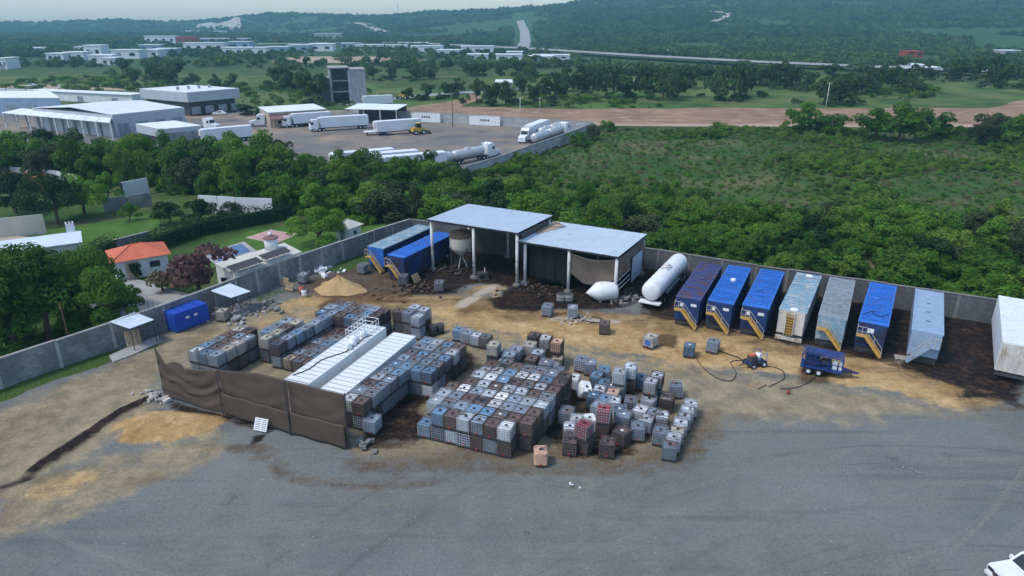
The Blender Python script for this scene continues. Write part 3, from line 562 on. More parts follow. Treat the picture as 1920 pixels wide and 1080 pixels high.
# meadow and roadside trees
G_M = 'dark trees scattered over the meadows'
far_near = [(1500, 250, 55, 75), (1545, 256, 42, 60), (1640, 262, 52, 75), (1685, 266, 58, 80), (1725, 262, 46, 70), (1765, 258, 36, 60), (1870, 268, 48, 70), (1900, 278, 46, 70), (1835, 270, 34, 55), (1140, 246, 22, 30), (1110, 262, 30, 42), (1085, 275, 28, 45), (1345, 240, 12, 30)]
for k, (x, y, h, w) in enumerate(far_near):
    spot('round', x, y, h, w, f'green tree along the near edge of the dirt track, {ORD[1 + sorted(q[0] for q in far_near).index(x)]} from left', 'trees along the dirt track')
SAV = [(665, 127, 14, 14), (705, 123, 12, 20), (575, 130, 18, 14), (735, 150, 25, 26), (700, 150, 22, 30), (780, 150, 28, 40), (810, 148, 20, 30), (840, 130, 20, 30), (885, 142, 25, 34), (905, 142, 25, 30), (975, 142, 26, 40), (990, 147, 24, 30), (938, 142, 22, 28), (1000, 120, 18, 24),
       (765, 186, 22, 26), (800, 188, 28, 30), (835, 184, 26, 30), (857, 176, 26, 22), (893, 193, 40, 36), (925, 198, 46, 46), (948, 197, 40, 36), (1005, 196, 42, 38), (980, 178, 32, 40), (1040, 187, 45, 50), (1062, 172, 40, 40), (1090, 178, 48, 50), (1112, 168, 40, 44), (1150, 182, 50, 60), (1182, 182, 45, 44),
       (1212, 172, 46, 60), (1242, 187, 54, 60), (1270, 182, 45, 50), (1350, 189, 55, 60), (1375, 187, 58, 60), (1398, 182, 46, 44), (1222, 166, 34, 50), (1292, 166, 38, 40), (1430, 162, 40, 50), (1460, 166, 42, 46), (1486, 164, 40, 36), (1512, 170, 30, 30), (1545, 196, 50, 52), (1572, 197, 55, 56), (1592, 184, 40, 40),
       (1622, 178, 38, 34), (1650, 167, 40, 46), (1682, 167, 44, 48), (1708, 180, 36, 36), (1780, 152, 30, 40), (1802, 148, 28, 40), (1822, 152, 34, 40), (1852, 160, 42, 50), (1878, 166, 38, 40), (250, 165, 30, 30), (302, 152, 25, 30), (332, 147, 28, 40), (285, 153, 24, 20), (230, 138, 22, 30), (175, 159, 9, 12),
       (318, 160, 26, 36), (530, 166, 36, 34), (548, 169, 40, 50), (515, 161, 26, 24), (592, 197, 52, 60), (572, 182, 40, 40), (462, 216, 18, 34), (405, 166, 22, 26), (362, 160, 18, 30), (436, 162, 20, 22), (1320, 150, 26, 40), (1390, 140, 22, 40), (1560, 150, 24, 40), (1610, 146, 22, 36), (1735, 150, 24, 30), (400, 120, 14, 30), (480, 118, 14, 24), (1905, 150, 26, 40)]
for k, (x, y, h, w) in enumerate(SAV): spot('spread', x, y, h, w * 1.15, 'dark spreading tree scattered over the meadow beyond the yards', G_M)
# shrubs of the scrub field: the largest as individuals, the rest as one mass
FIELD = px((905, 392), (1010, 385), (1200, 395), (1400, 405), (1600, 418), (1920, 424), (2150, 428), (2150, 245), (1920, 242), (1500, 243), (1140, 240), (1080, 262), (960, 305), (900, 330))
fp = fill(FIELD, 2.3, .5); random.shuffle(fp); farr = np.array(fp)
dens = vnoise(farr[:, 0], farr[:, 1], 1 / 22., 3, 77); ordr = np.argsort(-dens - RNG.uniform(0, .25, len(dens)))
for k in ordr[:160]:
    x, y = fp[k]; r_ = random.uniform(1.1, 2.3)
    tree(random.choice(('bush', 'bush2', 'bush')), x, y, r_, r_ * random.uniform(.9, 1.5), 'green shrub growing wild in the open scrub field', 'shrubs of the scrub field', name='shrub', cat='shrub')
rest = [fp[k] for k in ordr[160:]]
def gn_scatter(name, pts, protos, label, cat):
    """pts: (x,y,z,scale,zscale,proto index) -> one object of instances"""
    me = bpy.data.meshes.new(name); a = np.array(pts, float); me.from_pydata(a[:, :3].tolist(), [], [])
    sc_ = me.attributes.new('sc', 'FLOAT_VECTOR', 'POINT'); sc_.data.foreach_set('vector', np.stack([a[:, 3], a[:, 3], a[:, 4]], 1).astype(np.float32).ravel())
    ro = me.attributes.new('ro', 'FLOAT_VECTOR', 'POINT'); rr = np.zeros((len(a), 3), np.float32); rr[:, 2] = RNG.uniform(0, 6.28, len(a)); ro.data.foreach_set('vector', rr.ravel())
    kk = me.attributes.new('kk', 'INT', 'POINT'); kk.data.foreach_set('value', a[:, 5].astype(np.int32))
    o = put(name, me); g = bpy.data.node_groups.new(name, 'GeometryNodeTree')
    g.interface.new_socket('Geometry', in_out='INPUT', socket_type='NodeSocketGeometry'); g.interface.new_socket('Geometry', in_out='OUTPUT', socket_type='NodeSocketGeometry')
    N, L = g.nodes, g.links; gi, go, jn = N.new('NodeGroupInput'), N.new('NodeGroupOutput'), N.new('GeometryNodeJoinGeometry')
    def na_(n, t): q_ = N.new('GeometryNodeInputNamedAttribute'); q_.data_type = t; q_.inputs[0].default_value = n; return next(s for s in q_.outputs if s.enabled and s.name == 'Attribute')
    av, ar, ak = na_('sc', 'FLOAT_VECTOR'), na_('ro', 'FLOAT_VECTOR'), na_('kk', 'INT')
    for i, pm_ in enumerate(protos):
        po = bpy.data.objects.new(name + '_source', pm_)
        ob = N.new('GeometryNodeObjectInfo'); ob.inputs['Object'].default_value = po
        ip = N.new('GeometryNodeInstanceOnPoints'); cp = N.new('FunctionNodeCompare'); cp.data_type = 'INT'; cp.operation = 'EQUAL'
        ins = [s for s in cp.inputs if s.enabled]; L.new(ak, ins[0]); ins[1].default_value = i
        L.new(gi.outputs[0], ip.inputs['Points']); L.new(cp.outputs[0], ip.inputs['Selection']); L.new(ob.outputs['Geometry'], ip.inputs['Instance']); L.new(ar, ip.inputs['Rotation']); L.new(av, ip.inputs['Scale'])
        L.new(ip.outputs[0], jn.inputs[0])
    L.new(jn.outputs[0], go.inputs[0]); md = o.modifiers.new('scatter', 'NODES'); md.node_group = g
    return tag(o, label, cat, kind='stuff')
sp_ = []
for k_, (x, y) in enumerate(rest):
    if random.random() < .1 + .75 * k_ / len(rest): continue
    dn = float(dens[ordr[160 + k_]]); r_ = random.uniform(.35, .7) + max(0, dn - .42) * random.uniform(2, 7); sp_.append((x, y, 0, r_, r_ * random.uniform(.7, 1.3), random.choice((0, 1, 2, 3))))
for (x, y) in fill(FIELD, 2.1, .5):
    r_ = random.choice((random.uniform(.2, .5), random.uniform(.2, .6), random.uniform(.5, 1.1))); sp_.append((x, y, 0, r_, r_ * random.uniform(.6, 1.0), random.choice((0, 1, 2, 3, 4, 5))))
LCL = [(-62, 34), (-47, 56), (-39, 68), (-46, 76), (-60, 78), (-80, 50)]
for poly in (BELT, BAND, LCL):
    for (x, y) in fill(poly, 2.6, .5): r_ = random.uniform(1.0, 1.9); sp_.append((x, y, 0, r_, r_ * random.uniform(.8, 1.3), 3))
gn_scatter('scrub', sp_, [PROTO['bush'][0][0], PROTO['bush'][1][0], PROTO['bush'][2][0], PROTO['bush2'][0][0], PROTO['dry'][0][0], PROTO['dry'][1][0]], 'low green and dry scrub covering the open field', 'scrub')
DARKB = PROTO['bush2'][2][0].copy(); DARKB.materials[0] = m_leaf_dark
# meadow undergrowth
mp_ = []
for poly, step in ((px((-100, 203), (560, 203), (860, 188), (860, 172), (560, 142), (160, 142), (-100, 152)), 9), (px((905, 200), (1200, 205), (1700, 205), (1850, 195), (2200, 170), (2200, 150), (1400, 145), (900, 140)), 8)):
    for (x, y) in fill(poly, step, .5):
        if math.sin(x * .05) + math.sin(y * .031 + x * .017) > .3:
            r_ = random.choice((random.uniform(.8, 2.0), random.uniform(2.0, 4.2))); mp_.append((x, y, 0, r_, r_ * .8, random.randrange(3)))
for (x, y, h, w) in SAV:
    for _ in range(3):
        c = P(x + random.uniform(-1, 1) * w, y + random.uniform(-3, 3)); r_ = random.uniform(1.5, 3.4); mp_.append((c.x, c.y, 0, r_, r_ * random.uniform(.8, 1.3), 3))
gn_scatter('undergrowth', mp_, [PROTO['bush'][0][0], PROTO['bush2'][1][0], PROTO['bush'][3][0], DARKB], 'loose low bushes over the far meadows', 'undergrowth')
# far woods: valley floor and hill sides
FP = [crown_mesh('far_crown', 900 + k, 'bush', m_leaf_far, 110, .2)[0] for k in range(3)]
def gapmask(x, y):
    u_, v_ = cam_px(x, y); return ((560 < u_ < 1065 and 86 < v_ < 124 and random.random() < .85) or (120 < u_ < 640 and 76 < v_ < 130 and random.random() < .75))
fw = []
HW = px((380, 88), (560, 86), (760, 84), (985, 96), (1200, 111), (1420, 124), (1700, 137), (1960, 147), (2400, 160))
N_F = 58000
tt = RNG.uniform(-.92, 1.0, N_F); yy_ = 400 * (3050 / 400.) ** RNG.uniform(0, 1, N_F) ** .85; xx_ = tt * yy_
hd = ldist(xx_, yy_, HW); clear = vnoise(xx_, yy_, 1 / 150., 2, 61); hz_ = terr(xx_, yy_)
for x, y, d_, c_, h_ in zip(xx_, yy_, hd, clear, hz_):
    if 26 <= d_ < 90 and y < 640 and np.interp(x, [q[0] for q in HW], [q[1] for q in HW]) > y: continue
    if d_ < 26 or gapmask(x, y) or c_ > .66: continue
    u_, v_ = cam_px(x, y)
    if v_ > (142 if u_ > 1100 else 128): continue
    if v_ > 112 and u_ < 1100 and random.random() < .6: continue
    if 960 < u_ < 1000 and 62 < v_ < 98: continue
    if u_ < 1050 and 372 < u_ and 30 < v_ < 52 and u_ < 456: continue
    if math.hypot(x, y) > 3150: continue
    s_ = random.uniform(2.0, 5.4) * (1 + y / 2600.); fw.append((x, y, h_ - .3, s_, s_ * random.uniform(.8, 1.4), random.randrange(3)))
gn_scatter('far_woods', fw, FP, 'far-off woods over the valley floor and hills', 'woods')
# ------------------------------------------------------------------ block walls
def block_material(name, c, mortar, bw=.4, bh=.2, var=.2, dirt=None):
    m = mat(name, c, .92, var, .5, dirt=dirt); nt = m.node_tree; N = nt.nodes; L = nt.links; b = N['Principled BSDF']
    tc = N.new('ShaderNodeTexCoord'); sp = N.new('ShaderNodeSeparateXYZ'); cb = N.new('ShaderNodeCombineXYZ'); L.new(tc.outputs['Object'], sp.inputs[0]); L.new(sp.outputs[0], cb.inputs[0]); L.new(sp.outputs[2], cb.inputs[1])
    br = N.new('ShaderNodeTexBrick'); br.inputs['Scale'].default_value = 1; br.inputs['Brick Width'].default_value = bw; br.inputs['Row Height'].default_value = bh; br.inputs['Mortar Size'].default_value = .02
    br.inputs['Color1'].default_value = (1.12, 1.12, 1.12, 1); br.inputs['Color2'].default_value = (.82, .82, .82, 1); br.inputs['Mortar'].default_value = (mortar, mortar, mortar, 1); L.new(cb.outputs[0], br.inputs['Vector'])
    old = b.inputs['Base Color'].links[0].from_socket; mx = N.new('ShaderNodeMix'); mx.data_type = 'RGBA'; mx.blend_type = 'MULTIPLY'; mx.inputs[0].default_value = 1
    L.new(old, mx.inputs[6]); L.new(br.outputs['Color'], mx.inputs[7]); L.new(mx.outputs[2], b.inputs['Base Color'])
    bp = N.new('ShaderNodeBump'); bp.inputs['Strength'].default_value = .6; bp.inputs['Distance'].default_value = .03; bp.invert = True; L.new(br.outputs['Fac'], bp.inputs['Height']); L.new(bp.outputs[0], b.inputs['Normal'])
    return m
m_block = block_material('grey_block', (.23, .235, .24), .62, var=.3, dirt=((.34, .33, .31), .3, .5))
m_blockdark = block_material('dark_block', (.13, .135, .145), .7, dirt=((.2, .19, .18), .2, .4))
m_panelwall = block_material('precast_panel', (.36, .37, .38), .65, 2.6, .5)
m_pilaster = mat('concrete_pilaster', (.36, .36, .35), .9, .2, 1)
def wall_run(name, label, pts, h, m, step=4.0, cop=None, pil=True, t=.2, cat='wall', pm=None):
    a0 = Vector(pts[0]); root = thing(name, label, cat, (a0.x, a0.y, 0))
    for a, b_ in zip(pts, pts[1:]):
        a, b_ = Vector(a) - a0, Vector(b_) - a0; L_ = (b_ - a).length; n = max(1, round(L_ / step)); an = ang(a, b_); w = L_ / n
        hh = h
        for k in range(n):
            p = a.lerp(b_, k / n); dh = random.uniform(-.04, .04)
            MB().b2(.15, w - .15, -t / 2, t / 2, -.1, hh + dh).build('wall_panel', m, root, loc=(p.x, p.y, 0), rz=an)
            if cop: MB().b2(0, w - .004, -t / 2 - .05, t / 2 + .05, hh + dh + .002, hh + dh + .1).build('coping', cop, root, loc=(p.x, p.y, 0), rz=an)
            if pil: MB().b2(-.15, .148, -t / 2 - .035, t / 2 + .035, -.1, hh - .05).build('pilaster', pm or m_pilaster, root, loc=(p.x, p.y, 0), rz=an)
    return root
wall_run('block_wall', 'long grey block wall with pale pilasters along the left side of the yard', WALL_L, 2.75, m_block, 4.2, m_conc)
wall_run('block_wall', 'dark grey block wall closing the back of the yard before the thicket', WALL_B, 2.75, m_blockdark, 4.2, m_concdark, pm=m_concdark)
# ------------------------------------------------------------------ open sheds
SO = Vector((-10.9, 85.6)); SA = ang((-10.9, 85.8), (.75, 79.7))
def shed_local(p): d = Vector((p[0], p[1])) - SO; return (d.x * math.cos(SA) + d.y * math.sin(SA), -d.x * math.sin(SA) + d.y * math.cos(SA))
def roof_sheet_mesh(w, L_, m):
    mb = MB(); prof = []
    for k in range(5): x = w * k / 5; prof += [(x, 0), (x + w * .1, 0), (x + w * .13, .05), (x + w * .17, .05)]
    prof.append((w, 0)); n = len(prof); vs = []
    for y in (0, L_): vs += [(x, y, z) for x, z in prof] + [(x, y, z - .02) for x, z in prof]
    fs = []
    for i in range(n - 1):
        fs += [(i, i + 1, 2 * n + i + 1, 2 * n + i), (n + i + 1, n + i, 3 * n + i, 3 * n + i + 1), (i + 1, i, n + i, n + i + 1), (2 * n + i, 2 * n + i + 1, 3 * n + i + 1, 3 * n + i)]
    return mb.add(vs, fs).mesh('roof_sheet', m)
def shed(label, x0, y0, W_, D_, zf, zb, posts, nsh):
    o = SO + Vector((x0 * math.cos(SA) - y0 * math.sin(SA), x0 * math.sin(SA) + y0 * math.cos(SA)))
    r = thing('open_shed', label, 'shed', (o.x, o.y, 0), SA, 'open sheds of the yard'); sl = math.atan2(zb - zf, D_); w = W_ / nsh
    me = roof_sheet_mesh(w - .004, math.hypot(D_, zb - zf), m_steel)
    for k in range(nsh): q_ = put('roof_sheet', me, r, (k * w, -.25, zf + .12 + (k % 2) * .012)); q_.rotation_euler = (sl, 0, 0)
    for y in (.1, D_ * .5, D_ - .6):
        z = zf + (zb - zf) * y / D_
        MB().b2(.05, W_ - .05, y - .08, y + .08, z - .22, z + .06).build('beam', m_darksteel, r)
    for x in (.1, W_ / 2, W_ - .1):
        mb = MB(); mb.add([(x - .06, 0, zf - .4), (x + .06, 0, zf - .4), (x + .06, D_ - .4, zb - .4), (x - .06, D_ - .4, zb - .4), (x - .06, 0, zf - .24), (x + .06, 0, zf - .24), (x + .06, D_ - .4, zb - .24), (x - .06, D_ - .4, zb - .24)],
                         [(3, 2, 1, 0), (4, 5, 6, 7), (0, 1, 5, 4), (1, 2, 6, 5), (2, 3, 7, 6), (3, 0, 4, 7)]).build('truss', m_darksteel, r)
    for (x, y) in posts:
        z = zf + (zb - zf) * y / D_
        MB().cyl((x, y, -.1), (x, y, z - .2), .19, n=12).build('post', m_steel_post, r, True); MB().b2(x - .4, x + .4, y - .4, y + .4, -.2, .28).build('footing', m_concdark, r)
    return r
LW, LD = 13.2, 10.2
shL = shed('taller open shed with pale sheet roof on round posts', 0, 0, LW, LD, 6.95, 6.65, [(.35, .2), (6.7, .2), (12.9, .2), (.35, 9.6), (6.7, 9.6), (12.9, 9.6)], 13)
rx0, ry0 = shed_local((.75, 80.7)); rx1, ry1 = shed_local((12.4, 74.9))
RW, RD = 13.1, 11.0
shR = shed('lower open shed with tan-stained sheet roof and hanging tarpaulin', rx0, ry0, RW, RD, 5.55, 5.3, [(.9, .2), (6.8, .2), (12.8, .2), (6.8, 10.4), (12.8, 10.4)], 13)
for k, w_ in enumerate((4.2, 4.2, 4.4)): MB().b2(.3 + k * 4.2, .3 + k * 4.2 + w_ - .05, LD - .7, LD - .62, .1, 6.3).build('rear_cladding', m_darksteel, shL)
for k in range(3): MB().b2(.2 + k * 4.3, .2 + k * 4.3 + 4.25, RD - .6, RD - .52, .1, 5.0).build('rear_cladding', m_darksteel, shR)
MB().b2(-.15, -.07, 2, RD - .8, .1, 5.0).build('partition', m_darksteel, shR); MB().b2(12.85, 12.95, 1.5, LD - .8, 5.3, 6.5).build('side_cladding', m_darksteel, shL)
def cloth(name, fn, nu, nv, m, parent=None, t=.02, **kw):
    o = MB().grid(fn, nu, nv).build(name, m, parent, True, **kw); s = o.modifiers.new('thickness', 'SOLIDIFY'); s.thickness = t; return o
cloth('black_curtain', lambda u, v: (1.2 + u * 5.4, .9 + .12 * math.sin(u * 19) + .05 * math.sin(u * 47 + v * 3), .5 + v * 4.6), 50, 8, m_blackcloth, shR)
cloth('hanging_tarp', lambda u, v: (6.85 + u * 5.9, .05 + .16 * math.sin(u * 14 + v * 5) * (1 - v) + .25 * math.sin(v * 3.1), (5.2 - .5 * math.sin(u * 3.14)) * v + (1 - v) * (2.55 - 1.1 * math.sin(u * 3.14) ** .8 + .9 * (u - .5) ** 2)), 50, 20, m_tarpgrey, shR)
cloth('side_tarp', lambda u, v: (12.95 + .1 * math.sin(u * 20 + v * 3), .3 + u * 10.2, 5.2 * v + (1 - v) * (2.6 - 1.6 * max(0, u - .55) * 2)), 40, 10, m_tarpgrey, shR)
MB().b2(13.1, 13.18, 5.2, 9.0, .7, 3.9).build('grey_side_panel', m_greyblue, shR)
for z in (1.1, 1.7, 2.4): MB().cyl((12.9, .3, z), (12.9, 5.2, z), .05, n=6).build('side_rail', m_steel_post, shR)
# tan spill on the roof with a loose cable
m_spill = mat('tan_dust_spill', (.42, .33, .24), .95, .2, 1.2)
sp = MB(); rng = random.Random(5); pts = [(.2 + 2.9 * math.cos(a) * (1 + .25 * math.sin(3 * a + 1)) * (.55 + .45 * math.sin(max(0, a if a < 3.2 else 6.28 - a))) if math.cos(a) > 0 else .2, 7.4 + 3.6 * math.sin(a) * (.8 + .3 * math.cos(5 * a))) for a in [i * .3 for i in range(21)]]
pts = [(x, min(y, 10.5)) for x, y in pts]; zr = lambda x, y: 5.55 - .25 * y / RD + .235
sp.prism(pts, lambda x, y: zr(x, y) - .05, zr).build('roof_spill', m_spill, shR)
MB().tube([(1.2 + 1.6 * math.sin(i * .5), 7.2 + i * .35, zr(0, 8) + .05 + .08 * math.sin(i)) for i in range(10)], .04).build('roof_cable', m_hose, shR)
# conical tank on legs in the taller shed
def hopper(label, p, s, rz=0):
    t = thing('hopper_tank', label, 'tank', p, rz); t.scale = (s, s, s)
    MB().lathe([(.12, 1.3), (1.15, 2.3), (1.2, 2.4), (1.2, 3.9), (1.1, 4.05), (.3, 4.2)], 20).build('shell', m_cream, t, True)
    MB().lathe([(1.215, 3.55), (1.23, 3.6), (1.23, 3.92), (1.12, 4.07), (.3, 4.22)], 20).build('stained_rim', mat('rust_stain', (.2, .13, .08), .9, .3, 2), t, True)
    for k in range(4):
        a = k * math.pi / 2 + .6; MB().cyl((1.25 * math.cos(a), 1.25 * math.sin(a), 0), (1.2 * math.cos(a), 1.2 * math.sin(a), 2.6), .06, n=6).build('leg', m_darksteel, t)
    for k in range(3): a = k * 2.1; MB().cyl((.15 * math.cos(a), .15 * math.sin(a), 1.3), (.6 * math.cos(a), .6 * math.sin(a), .1), .05, n=6).build('drain_pipe', m_steel_post, t)
p = SO + Vector((3.3 * math.cos(SA) - 2.6 * math.sin(SA), 3.3 * math.sin(SA) + 2.6 * math.cos(SA))); hopper('cream hopper tank on dark legs under the taller shed roof', (p.x, p.y, 0), 1.25)
# white cone-ended vessel lying under the lower shed
p0 = P(1128, 566); t = thing('cone_tank', 'white tank lying down with a pointed end under the lower shed', 'tank', (p0.x, p0.y + .6, 0), SA + .5)
MB().lathe([(.02, -1.9), (.95, -.75), (1.12, -.5), (1.15, 0), (1.15, 1.5), (1.0, 1.8), (.3, 1.9)], 20, (0, 0, 1.12), (1, .15, .04)).build('shell', m_white, t, True)
for x in (-.2, 1.1): MB().b2(x - .12, x + .12, -.8, .8, 0, .3).build('saddle', m_wood, t)
# ------------------------------------------------------------------ tarp fence and white containers
EA = R(-22.0); e1 = Vector((math.cos(EA), math.sin(EA))); e2 = Vector((-math.sin(EA), math.cos(EA)))
def UV(u, v): w = e1 * (u + .06 * (v - 40)) + e2 * v; return (w.x, w.y)
tp0, tp1 = Vector(P2(308, 745)), Vector(P2(655, 841)); TL = (tp1 - tp0).length; TA_ = ang(tp0, tp1)
tf = thing('tarp_fence', 'tall brown tarpaulin screen on posts in front of the totes and containers', 'fence', (tp0.x, tp0.y, 0), TA_)
def tarp_top(x):
    if x < 3.4: return 4.75 - 1.15 * sstep(x / 1.2) - .25 * math.sin(x * 2)
    return 3.65 + (4.75 - 3.65) * min(1, (x - 3.4) / 8)
cuts = [0, 7.2, TL * .725, TL]
for k in range(3):
    a, b_ = cuts[k] + .02, cuts[k + 1] - .02
    def fn(u, v, a=a, b_=b_, k=k):
        x = a + (b_ - a) * u; zt = tarp_top(x); amp = .34 if k == 0 else .1
        rad_ = math.hypot((u - .5) * .9, (v - 1.25)); sag = amp * (.08 + .92 * math.sin(v * 3.14)) * (.4 * math.sin(x * 1.1 + 3 * v + k) + .28 * math.sin(21 * rad_ + 1.5 * math.sin(x)) + .1 * math.sin(37 * rad_ + x))
        return (x, sag * .8 - .06 * (1 - v), (.12 if k else .1 + .15 * math.sin(x)) + (zt - .1) * v)
    cloth('tarp_panel', fn, 60, 34, m_tarp, tf, .03)
cloth('lower_tarp_strip', lambda u, v: (7.3 + (TL - 7.4) * u, -.26 + .05 * math.sin(u * 31 + v * 2) - .03 * v, .1 + v * (2.15 - .1 * math.sin(u * 3))), 70, 8, m_tarp, tf, .03)
for x, yo in ((0, .1), (7.2, -.34), (TL * .725, -.34), (TL, .1)): MB().cyl((x, yo, -.1), (x, yo, tarp_top(x) + .12), .045, n=8).build('post', m_darksteel, tf)
MB().tube([(x, .1, tarp_top(x) + .02) for x in [TL * i / 24 for i in range(25)]], .025, 5).build('top_cable', m_darksteel, tf)
def container(label, cx, cy, rz, L_=12.19, W_=2.44, H_=2.6, name='shipping_container', z=0, m=m_white):
    t = thing(name, label, 'container', (cx, cy, z), rz)
    mb = MB(); n = 52; prof = []                      # corrugated sides: x along length, y across
    for s_ in (-1, 1):
        vs = []; fs = []
        for i in range(n * 4 + 1):
            x = -L_ / 2 + .1 + (L_ - .2) * i / (n * 4); d = (0, 0, .045, .045)[i % 4]; yv_ = s_ * (W_ / 2 - .02 - d); vs += [(x, yv_, .18), (x, yv_, H_ - .12)]
        for i in range(n * 4): f = (2 * i, 2 * i + 2, 2 * i + 3, 2 * i + 1); fs.append(f if s_ < 0 else f[::-1])
        MB().add(vs, fs).build('side_wall', m, t)
    w = (L_ - .3) / 18
    for k in range(18):
        MB().b2(-L_ / 2 + .15 + k * w, -L_ / 2 + .15 + k * w + w - .11, -W_ / 2 + .09, W_ / 2 - .09, H_ - .06, H_ - .006).build('roof_panel', m, t)
    MB().b2(-L_ / 2 + .1, L_ / 2 - .1, -W_ / 2 + .08, W_ / 2 - .08, H_ - .14, H_ - .07).build('roof_base', m_grey, t)
    fr = MB()
    for s_ in (-1, 1):
        fr.b2(-L_ / 2, L_ / 2, s_ * (W_ / 2 - .04) - .04, s_ * (W_ / 2 - .04) + .04, H_ - .12, H_); fr.b2(-L_ / 2, L_ / 2, s_ * (W_ / 2 - .04) - .04, s_ * (W_ / 2 - .04) + .04, 0, .18)
        for e in (-1, 1): fr.b2(e * L_ / 2 - e * .12, e * L_ / 2, s_ * W_ / 2 - s_ * .12, s_ * W_ / 2 + s_ * .003, .18, H_ - .12)
    for e in (-1, 1): fr.b2(e * L_ / 2 - e * .1, e * L_ / 2 + e * .002, -W_ / 2 + .12, W_ / 2 - .12, H_ - .14, H_ - .002); fr.b2(e * L_ / 2 - e * .1, e * L_ / 2 + e * .002, -W_ / 2 + .12, W_ / 2 - .12, 0, .16)
    fr.build('frame', m, t); MB().b2(-L_ / 2 + .06, L_ / 2 - .06, -W_ / 2 + .1, W_ / 2 - .1, .02, .17).build('floor', m_darksteel, t)
    MB().b2(-L_ / 2 + .04, -L_ / 2 + .09, -W_ / 2 + .12, W_ / 2 - .12, .16, H_ - .14).build('end_wall', m, t)
    for s_ in (-1, 1):
        d = MB().b2(L_ / 2 - .09, L_ / 2 - .04, .01 if s_ > 0 else -W_ / 2 + .12, W_ / 2 - .12 if s_ > 0 else -.01, .16, H_ - .14).build('door', m, t)
        for y in (.3, .8): MB().cyl((L_ / 2 - .015, s_ * y, .2), (L_ / 2 - .015, s_ * y, H_ - .2), .02, n=5).build('lock_bar', m_steel_post, d)
    return t
ca = R(68.5)
cR = container('white ribbed shipping container beside the central totes, right of the pair', -12.65, 54.5, ca + math.pi)
cL = container('white shipping container with hose and metal frame on top, left of the pair', -15.75, 55.75, ca + math.pi, H_=2.95)
MB().tube([(5.2 - i * .62, -.95 + .16 * i + .25 * math.sin(i * .9), 2.99 + (.25 if i > 12 else 0)) for i in range(15)], .045).build('roof_hose', m_hose, cL)
def rack(t, x0, x1, y0, y1, z0, h):
    for s_ in (y0, y1):
        mb = MB()
        for z in (z0 + .05, z0 + h * .5, z0 + h): mb.cyl((x0, s_, z), (x1, s_, z), .03, n=5)
        for k in range(8): x = x0 + (x1 - x0) * k / 7; mb.cyl((x, s_, z0), (x, s_, z0 + h), .03, n=5)
        mb.build('frame_side', m_whiteclean, t)
    for k in range(5): x = x0 + (x1 - x0) * k / 4; MB().cyl((x, y0, z0 + h), (x, y1, z0 + h), .03, n=5).build('frame_bar', m_whiteclean, t)
rk = thing('metal_frame', 'white welded metal frame standing on the left white container', 'frame', (-15.75, 55.75, 2.95), ca + math.pi); rack(rk, -6.0, -2.6, -1.0, .5, 0, .85)
bg = thing('bulk_bag', 'crumpled white bulk bags lying on the left white container', 'bag', (-15.75, 55.75, 2.95), ca + math.pi)
for k, (x, y, s_) in enumerate(((-1.6, .4, .42), (-.7, .6, .3), (-2.3, .1, .4), (-3.6, .3, .36))):
    v_ = MB(); rr_ = random.Random(k); v_.lathe([(.05, 0), (s_ * .95, .04), (s_, .25), (s_ * .7, .5), (s_ * .2, .58)], 10, (x, y, 0)); v_.v = [(a + rr_.uniform(-.08, .08), b + rr_.uniform(-.08, .08), max(0, c + rr_.uniform(-.06, .06))) for a, b, c in v_.v]; v_.build('bag_body', m_whiteclean, bg, True)
